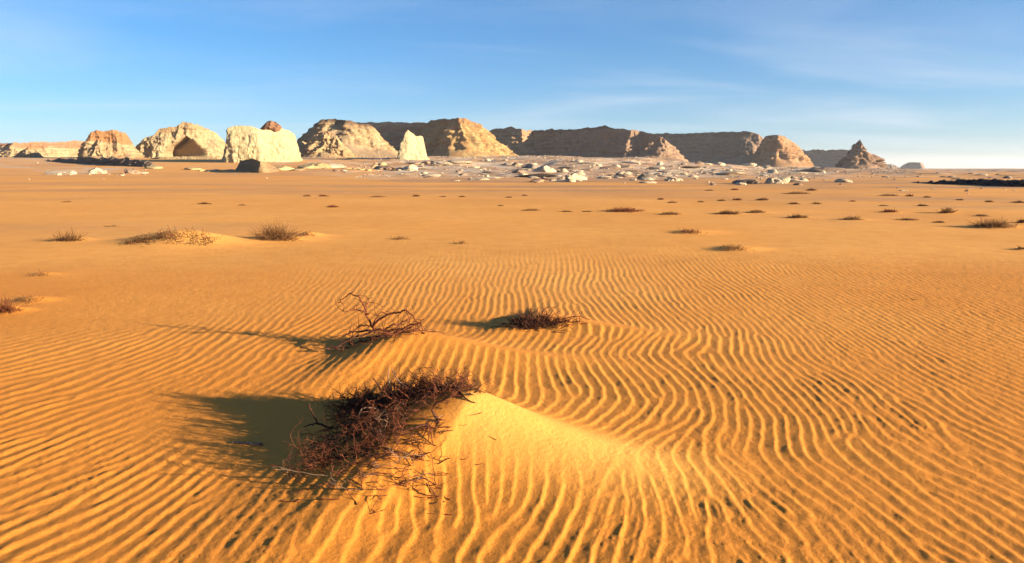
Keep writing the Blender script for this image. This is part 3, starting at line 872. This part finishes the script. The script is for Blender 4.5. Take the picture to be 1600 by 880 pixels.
knob = obj('cap_rock', blob_mesh('cap_rock', 5, pebble_material('brown_cap', (0.19, 0.10, 0.055), (0.11, 0.06, 0.038)), 4, .4), E,
           label='brown weathered knob on the flat top')
knob.matrix_parent_inverse.identity()
knob.location = Vector((kx, ky, kz)) - E.location
knob.scale = (4.9, 4.2, 2.9)

# added dark ledge standing in for a cast shadow, then the low block
z0, z1 = zrange(300, 246, 262)
mL = rock_material('shadow_ledge_rock', (0.22, 0.17, 0.13), (0.16, 0.12, 0.095), (0.3, 0.24, 0.18), z0, z1, 0.95, 0.3, 0.5, 0.5)
formation('shadow_ledge', 'low dark ledge added for the cast shadow below the domed butte at left', 'ledge',
          [(62,262),(72,252),(88,248),(110,247),(140,246),(165,247),(190,247),(215,249),(232,253),(246,260)],
          [(62,330),(120,285),(190,250),(246,235)], mL, thick=22, batter=3, talus=4, ht=.2, seed=21, rough=2.2, jag=2)
z0, z1 = zrange(180, 249, 272)
mE2 = rock_material('low_block_rock', (0.29, 0.20, 0.11), (0.20, 0.12, 0.07), CREAM, z0, z1, 0.9, 0.2, 0.6, 0.5)
formation('low_block', 'low brown block with dark left face at the foot of the massive chalk block', 'rock',
          [(371,271),(373,258),(375,251),(384,249),(398,249),(408,252),(418,255),(428,260),(436,268),(444,272)],
          [(371,205),(376,196),(408,172),(412,173),(444,200)], mE2, thick=9, batter=1, talus=2.5, ht=.2, seed=22, rough=.7, base_drop=.6, dens=1.4)
# dark stony rise at the right edge
z0, z1 = zrange(58, 283, 294)
mR = rock_material('dark_rise_stone', (0.055, 0.042, 0.034), (0.04, 0.032, 0.028), (0.05, 0.04, 0.03), -.5, .6, 1.2, 0.2, 0.0, 0.5, 0.3)
formation('dark_stony_rise', 'long low rise of dark stones at the right edge under the horizon', 'rise',
          [(1400,291),(1440,285),(1480,283),(1520,281),(1545,280.5),(1580,282.5),(1640,284),(1720,282),(1800,290)],
          [(1400,78),(1500,66),(1600,58),(1800,54)], mR, thick=9, batter=1.2, talus=2.5, ht=.5, seed=23, rough=1.6, base_drop=.3, jag=1.6)

# ------------------------------------------------------------------ loose rocks
BLOBS = {}
def rock_mesh(kind, v):
    key = (kind, v)
    if key not in BLOBS:
        mat = {'white': M_CHALK, 'pink': M_CHALK_PINK, 'grey': M_CHALK_GREY, 'cream': M_CHALK_YELLOW, 'dark': M_STONE_DARK}[kind]
        BLOBS[key] = blob_mesh('boulder_' + kind, v, mat, 2 if kind != 'big' else 4, 0.35)
    return BLOBS[key]

def place_rock(px, py, w, h, kind, label, group=None, name='boulder', big=False, deep=None):
    x, y, z = on_ground(px, py)
    me = blob_mesh(name, int(px*7 + py) % 997, rock_mesh(kind, 0).materials[0], 4, 0.4) if big else rock_mesh(kind, random.randrange(7))
    o = obj(name, me, label=label, cat='rock', group=group, loc=(x, y, z + px_size(y, h)*0.12))
    s = px_size(y, 1.0)
    o.scale = (w*s*0.5, (deep or w)*s*0.5*random.uniform(.7, 1.1), h*s*0.8)
    o.rotation_euler = (0, 0, random.uniform(-.5, .5) if big else random.uniform(0, 6.28))
    return o

SPECIAL = [
 (850, 269, 42, 10, 'white', 'larger pale mound-like rock rising from the rubble below the dark mesa'),
 (898, 281, 36, 10, 'white', 'pointed pale rock standing forward of the rubble, right of the pale mound'),
 (832, 264, 28, 9, 'grey', 'grey shaded rock left of the pale mound'),
 (843, 277, 66, 7, 'dark', 'thin dark slab lying at the sand edge before the pale mound'),
 (1013, 280, 38, 12, 'grey', 'grey block with pale shoulder in the middle of the rubble'),
 (1165, 287, 56, 8, 'grey', 'broad bluish grey low rock in the right part of the rubble'),
 (1212, 287, 40, 11, 'white', 'jagged white rock right of the broad grey one'),
 (490, 263, 56, 10, 'cream', 'cream heap of fallen chalk right of the massive block'),
 (440, 266, 30, 8, 'cream', 'small cream heap at the right foot of the low brown block'),
 (522, 262, 34, 7, 'white', 'flat white slab on the sand below the talus skirt'),
 (606, 265, 40, 8, 'pink', 'pinkish flat rock left of the foot of the chalk tower'),
 (640, 266, 26, 9, 'white', 'white lump directly in front of the chalk tower'),
 (690, 257, 34, 6, 'white', 'low white spill at the right foot of the chalk tower'),
 (842, 284, 20, 5, 'cream', 'small cream stone on the sand just below the thin dark slab'),
 (1055, 283, 30, 7, 'white', 'bright white slab right of the grey shouldered block'),
 (975, 273, 26, 6, 'white', 'bright white slab left of the grey shouldered block'),
 (1285, 268, 60, 8, 'pink', 'long pale apron of broken rock at the right foot of the sunlit butte'),
 (100, 272, 50, 6, 'white', 'longest white stone in the pale strip below the dark ledge'),
 (150, 271, 24, 9, 'white', 'tallest white stone in the pale strip below the dark ledge'),
 (208, 272, 28, 9, 'pink', 'pinkish white stone at the right end of the pale strip'),
]
for px, py, w, h, k, lab in SPECIAL:
    place_rock(px, py, w, h, k, lab, big=True)
def rnd_rocks(n, x0, x1, y0, y1, smin, smax, kinds, label, group, seed, flat=1.0):
    r = random.Random(seed)
    for _ in range(n):
        px = r.uniform(x0, x1)
        py = r.uniform(y0, y1)
        s = smin*(smax/smin)**(r.random()**1.8)
        k = r.choice(kinds)
        tone = {'white': 'white', 'pink': 'brownish', 'grey': 'grey', 'cream': 'cream'}[k]
        place_rock(px, py, s*r.uniform(1, 2.3)*flat, s*r.uniform(.3, .6)/flat**.5, k, label.replace('TONE', tone), group)
rnd_rocks(18, 240, 560, 262, 270, 7, 13, ['white', 'cream', 'white'], 'long low TONE ledge on the sand below the cream buttes', 'low ledges below the cream buttes', 10, 1.8)
rnd_rocks(16, 72, 228, 267, 275, 4, 11, ['white', 'white', 'pink'], 'small TONE stone in the pale strip below the dark ledge', 'stones of the pale strip at left', 1)
rnd_rocks(16, 465, 660, 256, 268, 4, 11, ['white', 'cream', 'pink'], 'small TONE fallen rock on the sand between the massive block and the tower', 'fallen rocks below the talus butte', 2)
rnd_rocks(28, 655, 830, 250, 278, 4, 12, ['pink', 'white', 'white', 'pink'], 'small TONE rock in the dull rubble below the orange headland', 'rubble below the orange headland', 3)
rnd_rocks(56, 820, 1080, 252, 287, 4, 14, ['white', 'pink', 'white', 'white'], 'small TONE boulder in the rubble below the long dark mesa', 'rubble below the long dark mesa', 4)
rnd_rocks(52, 1060, 1320, 257, 290, 4, 14, ['white', 'pink', 'white', 'white'], 'small TONE boulder in the rubble below the flat far mesa', 'rubble below the flat far mesa', 5)
rnd_rocks(32, 640, 960, 252, 284, 9, 15, ['white', 'pink', 'white'], 'long low TONE ledge in the left half of the rubble belt', 'low ledges in the rubble, left half', 8, 1.9)
rnd_rocks(36, 950, 1310, 254, 288, 9, 15, ['white', 'white', 'pink'], 'long low TONE ledge in the right half of the rubble belt', 'low ledges in the rubble, right half', 9, 1.9)
rnd_rocks(15, 1340, 1600, 269, 281, 4, 10, ['white', 'grey', 'grey'], 'small TONE rock on the far plain beyond the dark stony rise', 'rocks on the far plain at right', 6)
rnd_rocks(10, 1390, 1600, 294, 304, 3, 6, ['white', 'pink'], 'small TONE stone at the front edge of the dark stony rise', 'stones before the dark rise', 7)

# ------------------------------------------------------------------ shrubs
class Twigs:
    """collects tapered three-sided stems"""
    def __init__(self): self.v, self.f, self.n = [], [], 0
    def stem(self, pts, r0, r1, sides=3):
        pts = np.asarray(pts, float); k = len(pts)
        t = np.gradient(pts, axis=0); t /= np.linalg.norm(t, axis=1)[:, None] + 1e-9
        ref = np.array([0.31, 0.17, 0.94]) if abs(t[0][2]) < 0.9 else np.array([1.0, 0.1, 0])
        a = np.cross(t, ref); a /= np.linalg.norm(a, axis=1)[:, None] + 1e-9
        b = np.cross(t, a)
        rr = np.linspace(r0, r1, k)[:, None]
        ang = np.arange(sides)*2*np.pi/sides
        ring = pts[:, None, :] + rr[:, :, None]*(np.cos(ang)[None, :, None]*a[:, None, :] + np.sin(ang)[None, :, None]*b[:, None, :])
        self.v.append(ring.reshape(-1, 3))
        i = np.arange(k - 1)[:, None]*sides; j = np.arange(sides)[None, :]; j2 = (j + 1) % sides
        self.f.append((np.stack([i + j, i + j2, i + sides + j2, i + sides + j], -1).reshape(-1, 4)) + self.n)
        self.n += k*sides
    def mesh(self, name, mat):
        return mesh_from(name, np.concatenate(self.v), np.concatenate(self.f), mat)

def curve_pts(r, p, d, length, seg=5, wander=0.35, droop=0.0):
    d = np.array(d, float); d /= np.linalg.norm(d); p = np.array(p, float)
    out = [p.copy()]
    for _ in range(seg):
        d = d + r.normal(size=3)*wander*0.5; d[2] -= droop; d /= np.linalg.norm(d)
        p = p + d*length/seg; out.append(p.copy())
    return np.array(out)

def small_shrub(px, py, w, h, label, n, seed, name='dry_shrub'):
    r = np.random.default_rng(seed)
    x, y, z = on_ground(px, py)
    s = px_size(y, 1.0); W, Hh = w*s, h*s*(0.78 if h < 14 else 1.0)
    root = (x, y, z - 0.01)
    tw = Twigs()
    n = int(max(10, min(n*1.35, 520)))
    BX, BY = np.clip(r.normal(size=n)*W*0.20, -W*.5, W*.5), r.normal(size=n)*W*0.14
    BZ = ground_z(x + BX, y + BY) - root[2] - 0.005
    rad = max(0.0022, s*0.30)
    for i in range(n):
        bx, by, zz0 = BX[i], BY[i], BZ[i]
        d = np.array([bx/W*2.2 + r.normal()*0.55, r.normal()*0.5, abs(r.normal())*0.8 + 0.35])
        hh = Hh*(1.0 - 0.5*min(1, abs(bx)/W*2))*r.uniform(.5, 1.1)
        L = hh/max(0.45, d[2]/np.linalg.norm(d))
        tw.stem(curve_pts(r, (bx, by, zz0), d, min(L, W*.6), 4, 0.5, 0.06), rad, rad*0.45)
    return obj(name, tw.mesh(name, (M_BRUSH, M_BRUSH_TAN, M_TWIG, M_BRUSH_TAN)[seed % 4]), label=label, cat='shrub',
               group='dry shrubs scattered over the plain', loc=root)

for i, (px, py, w, h, hm, label, n) in enumerate(SHRUBS):
    small_shrub(px, py, w, h, label, n, 500 + i)

# twigs on the long mound in the left middle distance
def mound_brush():
    r = np.random.default_rng(77)
    x0, y0, z0_ = on_ground(285, 372)
    t1, t2 = Twigs(), Twigs()
    for i in range(520):
        q = r.random()**1.2
        px = 205 + 135*q
        x, y, z = x0 + px_size(y0, px - 285), y0 + r.normal()*0.22 - 0.05, 0
        z = float(ground_z(x, y)[0]) - z0_ - 0.01
        L = r.uniform(0.05, 0.17)
        d = (r.normal()*0.9 - .3, r.normal()*0.6, abs(r.normal())*0.6 + 0.12)
        t1.stem(curve_pts(r, (x - x0, y - y0, z), d, L, 4, 0.5, 0.05), 0.0055, 0.003)
    for k, (px, L) in enumerate(((276, .34), (272, .26), (318, .2), (322, .16), (246, .18))):
        x = x0 + px_size(y0, px - 285); z = float(ground_z(x, y0)[0]) - z0_ - .01
        t2.stem(curve_pts(r, (x - x0, 0, z), (r.normal()*.4, 0, 1), L, 5, .5), 0.008, 0.004)
    root = obj('mound_brush', None, label='long line of low twigs over the rippled sand mound in the left middle distance', cat='shrub', loc=(x0, y0, z0_))
    o = obj('twigs', t1.mesh('twigs', M_BRUSH), root, kind='stuff')
    obj('branches', t2.mesh('branches', M_TWIG), root)
mound_brush()

# the big shrub over the nearest mound
def main_shrub():
    r = np.random.default_rng(5)
    m = MOUNDS[0]
    loc = np.array((m['x'] - 0.35, m['y'] - 0.05, 0.0)); loc[2] = float(ground_z(loc[0], loc[1])[0])
    root = obj('dead_shrub', None, label='large dead reddish brown shrub sprawling over the near sand mound', cat='shrub', loc=tuple(loc))
    dark, red, pale = Twigs(), Twigs(), Twigs()
    def spray(tw, p, d, L, rad, depth=0, droop=0.05):
        pts = curve_pts(r, p, d, L, 6 if depth == 0 else 4, 0.55, droop)
        for q in pts:       # keep stems on top of the sand
            q[2] = max(q[2], gz(q[0], q[1]) + 0.004)
        tw.stem(pts - loc, rad, rad*0.45)
        if depth < 2:
            for _ in range(r.integers(3, 6) if depth == 0 else r.integers(2, 4)):
                k = r.integers(1, len(pts))
                dd = (pts[k] - pts[k-1]); dd /= np.linalg.norm(dd) + 1e-9
                dd = dd + r.normal(size=3)*0.75; dd[2] += 0.15
                spray(tw, pts[k], dd, L*r.uniform(.3, .55), rad*0.62, depth + 1, droop)
    # crest thicket: a dense line of short twigs along the crest, leaning left
    for i in range(270):
        t = r.random()**0.9
        x = m['x'] + 0.02 - 0.92*t + r.normal()*0.03
        y = m['y'] + 0.05 + 0.42*t + r.normal()*0.09
        z = gz(x, y)
        up = 0.5 if r.random() < .2 else 0.18
        d = (-0.55 + r.normal()*0.6, r.normal()*0.45 - 0.1, up + abs(r.normal())*0.25)
        spray(dark if r.random() < .35 + .3*t else red, (x, y, z), d, r.uniform(.08, .19), 0.0030)
    # face thicket: twigs hanging over the left and near slope
    for i in range(310):
        a, b = r.random(), r.random()
        x = m['x'] - 0.12 - 0.72*a + r.normal()*0.05
        y = m['y'] + 0.30*a - (0.62 + 0.25*a)*b + r.normal()*0.06
        if a < 0.3 and b > 0.2 and r.random() < .55: continue
        z = gz(x, y)
        d = (-0.75 + r.normal()*0.55, -0.15 + r.normal()*0.5, 0.22 + abs(r.normal())*0.22)
        tw = pale if r.random() < .10 else (red if r.random() < .65 else dark)
        spray(tw, (x, y, z), d, r.uniform(.08, .20), 0.0027)
    # scattered twigs on the near toe and on the smooth orange slope
    for i in range(46):
        x = m['x'] - 0.36 + r.normal()*0.17; y = m['y'] - 0.74 + r.normal()*0.10
        spray(red if r.random() < .8 else pale, (x, y, gz(x, y)), (-0.6 + r.normal()*0.6, r.normal()*0.5, 0.2), r.uniform(.06, .15), 0.0028, 1)
    for i in range(12):
        x = m['x'] + 0.06 + r.normal()*0.12; y = m['y'] - 0.30 + r.normal()*0.22
        spray(red, (x, y, gz(x, y)), (r.normal(), r.normal()*0.5, 0.15), r.uniform(.03, .09), 0.0022, 2)
    for tw, nm, mt in ((dark, 'dark_twigs', M_TWIG_DARK), (red, 'reddish_twigs', M_TWIG), (pale, 'bleached_twigs', M_TWIG_PALE)):
        obj(nm, tw.mesh(nm, mt), root, kind='stuff')
    for k in range(16):     # woody main stems
        t = r.random()
        x = m['x'] - 0.10 - 0.80*t; y = m['y'] + 0.02 + 0.36*t - 0.45*r.random()*(k % 2)
        pts = curve_pts(r, (x, y, gz(x, y) - .01), (-0.5 + r.normal()*.5, r.normal()*.5, .35 + .3*r.random()), r.uniform(.16, .30), 9, .5, .05)
        for q in pts[1:]: q[2] = max(q[2], gz(q[0], q[1]) + .006)
        tw_ = Twigs(); tw_.stem(pts - loc, r.uniform(.006, .010), .0022, 6)
        obj('woody_stem', tw_.mesh('woody_stem', M_TWIG_PALE if k % 5 == 0 else M_TWIG_DARK), root)
    # separate branches one can pick out
    def branch(px_pts, dep, rad, mat, lift=0.0):
        P = []
        for i, (a, b) in enumerate(px_pts):
            d = dep[0] + (dep[1] - dep[0])*i/(len(px_pts) - 1)
            P.append(at_depth(a, b, d))
        P = np.array(P)
        k = np.linspace(0, len(P) - 1, len(P)*4)
        P = np.stack([np.interp(k, np.arange(len(P)), P[:, c]) for c in range(3)], 1) + r.normal(size=(len(k), 3))*0.003
        for q in P: q[2] = max(q[2], gz(q[0], q[1]) + 0.005)
        t = Twigs(); t.stem(P - loc, rad, rad*0.5, 5)
        obj('branch', t.mesh('branch', mat), root)
    branch([(604, 640), (598, 618), (592, 602), (584, 592)], (4.0, 3.95), 0.008, M_TWIG_DARK)
    branch([(598, 618), (603, 604), (606, 596)], (4.0, 4.02), 0.006, M_TWIG)
    branch([(520, 672), (497, 662), (488, 646), (482, 630)], (3.95, 3.9), 0.008, M_TWIG_DARK)
    branch([(497, 662), (484, 664), (474, 668)], (3.95, 3.9), 0.006, M_TWIG_DARK)
    branch([(560, 700), (530, 706), (505, 714), (487, 724)], (3.75, 3.65), 0.006, M_TWIG_PALE)
    branch([(596, 744), (560, 746), (515, 742), (480, 744)], (3.4, 3.45), 0.006, M_TWIG)
    branch([(640, 706), (668, 700), (692, 697), (704, 690)], (3.55, 3.55), 0.005, M_TWIG)
    branch([(736, 636), (734, 624), (738, 618)], (3.8, 3.8), 0.007, M_TWIG_DARK)
    branch([(410, 706), (395, 704), (380, 705), (364, 707)], (3.78, 3.82), 0.012, M_TWIG_PALE)
main_shrub()

def skeletal_shrub():
    r = np.random.default_rng(11)
    m = MOUNDS[1]
    loc = np.array((m['x'] - 0.30, m['y'], 0.0)); loc[2] = float(ground_z(loc[0], loc[1])[0])
    root = obj('skeletal_shrub', None, label='leafless shrub with bare arching branches on the second sand mound', cat='shrub', loc=tuple(loc))
    fine = Twigs()
    def branch(pts_px, d0, d1, rad, mat=M_TWIG, twigs=6):
        n = len(pts_px)
        P = np.array([at_depth(a, b, d0 + (d1 - d0)*i/(n - 1)) for i, (a, b) in enumerate(pts_px)])
        k = np.linspace(0, n - 1, n*4)
        P = np.stack([np.interp(k, np.arange(n), P[:, c]) for c in range(3)], 1) + r.normal(size=(len(k), 3))*0.005
        for q in P: q[2] = max(q[2], gz(q[0], q[1]) + 0.006)
        t = Twigs(); t.stem(P - loc, rad, rad*0.4, 5)
        obj('branch', t.mesh('branch', mat), root)
        for _ in range(twigs):
            q = P[r.integers(2, len(P))]
            c = curve_pts(r, q, r.normal(size=3) + (0, 0, .3), r.uniform(.05, .16), 4, .6, .03)
            for e in c: e[2] = max(e[2], gz(e[0], e[1]) + .004)
            fine.stem(c - loc, 0.0032, 0.0018)
    branch([(586, 518), (578, 504), (573, 490), (567, 474), (560, 464), (548, 459), (538, 464), (528, 474)], 6.0, 6.1, .011)
    branch([(576, 492), (566, 486), (552, 484), (540, 487), (530, 484)], 6.02, 5.9, .008)
    branch([(570, 480), (577, 472), (572, 462)], 6.05, 6.15, .006)
    branch([(582, 512), (592, 499), (608, 491), (625, 488), (634, 485), (645, 493), (655, 505)], 6.0, 5.9, .012)
    branch([(585, 515), (605, 517), (625, 514), (642, 509), (656, 503)], 5.95, 5.85, .012)
    branch([(590, 520), (612, 522), (632, 517), (650, 508), (662, 500)], 5.9, 5.95, .010)
    branch([(600, 518), (612, 508), (628, 505), (640, 498), (636, 490)], 5.95, 6.0, .008)
    branch([(588, 517), (570, 522), (552, 528), (536, 536), (522, 545), (508, 545)], 5.95, 5.75, .012, M_TWIG_DARK)
    branch([(580, 516), (560, 518), (545, 520), (533, 526)], 6.0, 6.0, .010, M_TWIG_DARK)
    branch([(578, 510), (562, 508), (556, 514)], 6.0, 6.05, .008)
    branch([(583, 508), (590, 494), (596, 488), (604, 490)], 6.05, 6.1, .007)
    for i in range(90):
        x = m['x'] - 0.38 + 0.75*(r.random() - .35) ; y = m['y'] + 0.05 + r.normal()*0.10
        c = curve_pts(r, (x, y, gz(x, y)), (r.normal()*.8, r.normal()*.4, .35 + abs(r.normal())*.3), r.uniform(.06, .20), 5, .5, .07)
        for e in c: e[2] = max(e[2], gz(e[0], e[1]) + .004)
        fine.stem(c - loc, 0.0042, 0.002)
    obj('twigs', fine.mesh('twigs', M_TWIG), root, kind='stuff')
skeletal_shrub()

def clump_shrub():
    r = np.random.default_rng(13)
    x0, y0, z0_ = on_ground(832, 508)
    root = obj('clump_shrub', None, label='dense dark clump of dry twigs with thin trailing stems, behind the second mound', cat='shrub', loc=(x0, y0, z0_))
    L0 = np.array((x0, y0, z0_))
    t1, t2 = Twigs(), Twigs()
    for i in range(330):
        x = x0 + r.normal()*0.10; y = y0 + r.normal()*0.07
        d = ((x - x0)*5 + r.normal()*.6, r.normal()*.6, .25 + abs(r.normal())*.55)
        c = curve_pts(r, (x, y, gz(x, y)), d, r.uniform(.07, .19), 4, .5, .08)
        t1.stem(c - L0, .0042, .002)
    for i in range(75):
        q = r.random()
        x = x0 + 0.10 + 0.38*q; y = y0 + 0.03 + r.normal()*0.06
        c = curve_pts(r, (x, y, gz(x, y)), (.3 + r.normal()*.8, r.normal()*.5, .3 + abs(r.normal())*.3), r.uniform(.06, .17), 4, .5, .06)
        t2.stem(c - L0, .0035, .0018)
    obj('twigs', t1.mesh('twigs', M_TWIG_DARK), root, kind='stuff')
    obj('trailing_twigs', t2.mesh('trailing_twigs', M_TWIG), root, kind='stuff')
    for pts in ([(842, 500), (848, 486), (858, 479), (868, 482)], [(870, 500), (888, 496), (905, 494), (922, 500)], [(826, 500), (812, 492), (798, 488)]):
        P = np.array([at_depth(a, b, y0) for a, b in pts])
        k = np.linspace(0, len(P) - 1, len(P)*3)
        P = np.stack([np.interp(k, np.arange(len(P)), P[:, c]) for c in range(3)], 1) + r.normal(size=(len(k), 3))*.004
        for q in P: q[2] = max(q[2], gz(q[0], q[1]) + .005)
        t = Twigs(); t.stem(P - L0, .006, .003, 5)
        obj('branch', t.mesh('branch', M_TWIG), root)
clump_shrub()

# ------------------------------------------------------------------ fine rubble and haze
def fine_rubble():
    r = np.random.default_rng(3)
    base = rock_mesh('pink', 1)
    bv = np.array([v.co[:] for v in blob_mesh('chip', 3, M_CHALK_PINK, 1, .4).vertices])
    chip = bpy.data.meshes['chip']; bf = np.array([p.vertices[:] for p in chip.polygons])
    out = {'white': [], 'pink': []}
    n = 4600
    PX = r.uniform(560, 1400, n); D = 95*(600/95)**r.random(n)
    PX = np.where(r.random(n) < .03, r.uniform(60, 560, n), PX)
    keep = fbm(PX*0.02, np.log(D)*6, octaves=3) > -0.05
    PX, D = PX[keep], D[keep]
    X = (PX - 800)/FPX*D/CP; Y = D; Z = ground_z(X, Y)
    V, F, k = {'white': [], 'pink': []}, {'white': [], 'pink': []}, {'white': 0, 'pink': 0}
    for x, y, z in zip(X, Y, Z):
        m = 'white' if r.random() < .45 else 'pink'
        s = y/FPX*(.45 + 1.9*r.random()**2)
        a = r.uniform(0, 6.28); c, q = math.cos(a), math.sin(a)
        v = bv*np.array([s*r.uniform(.8, 1.8), s, s*r.uniform(.4, .8)])
        v = np.stack([v[:, 0]*c - v[:, 1]*q, v[:, 0]*q + v[:, 1]*c, v[:, 2]], 1) + (x, y, z + s*.02)
        V[m].append(v); F[m].append(bf + k[m]); k[m] += len(v)
    bpy.data.meshes.remove(chip)
    for m, mt, lab in (('white', M_CHALK, 'fine white chips strewn through the rubble belt'), ('pink', M_CHALK_PINK, 'fine brownish chips strewn through the rubble belt')):
        obj('rubble_chips', mesh_from('rubble_chips', np.concatenate(V[m]), np.concatenate(F[m]), mt, smooth=False), kind='stuff', label=lab, cat='rubble')
fine_rubble()

def haze_box():
    import bmesh
    bm = bmesh.new(); bmesh.ops.create_cube(bm, size=1.0)
    me = bpy.data.meshes.new('haze'); bm.to_mesh(me); bm.free()
    m = bpy.data.materials.new('haze'); m.use_nodes = True
    nt = m.node_tree; nt.nodes.clear()
    out = nt.nodes.new('ShaderNodeOutputMaterial'); v = nt.nodes.new('ShaderNodeVolumePrincipled')
    v.inputs['Color'].default_value = (0.92, 0.94, 0.97, 1)
    v.inputs['Density'].default_value = HAZE
    v.inputs['Anisotropy'].default_value = 0.2
    nt.links.new(v.outputs[0], out.inputs['Volume'])
    me.materials.append(m)
    o = obj('haze', me, kind='stuff', label='thin pale desert haze over the far plain', cat='haze')
    o.scale = (14400, 14400, 90); o.location = (0, 0, 41)
HAZE = 0.00008
haze_box()
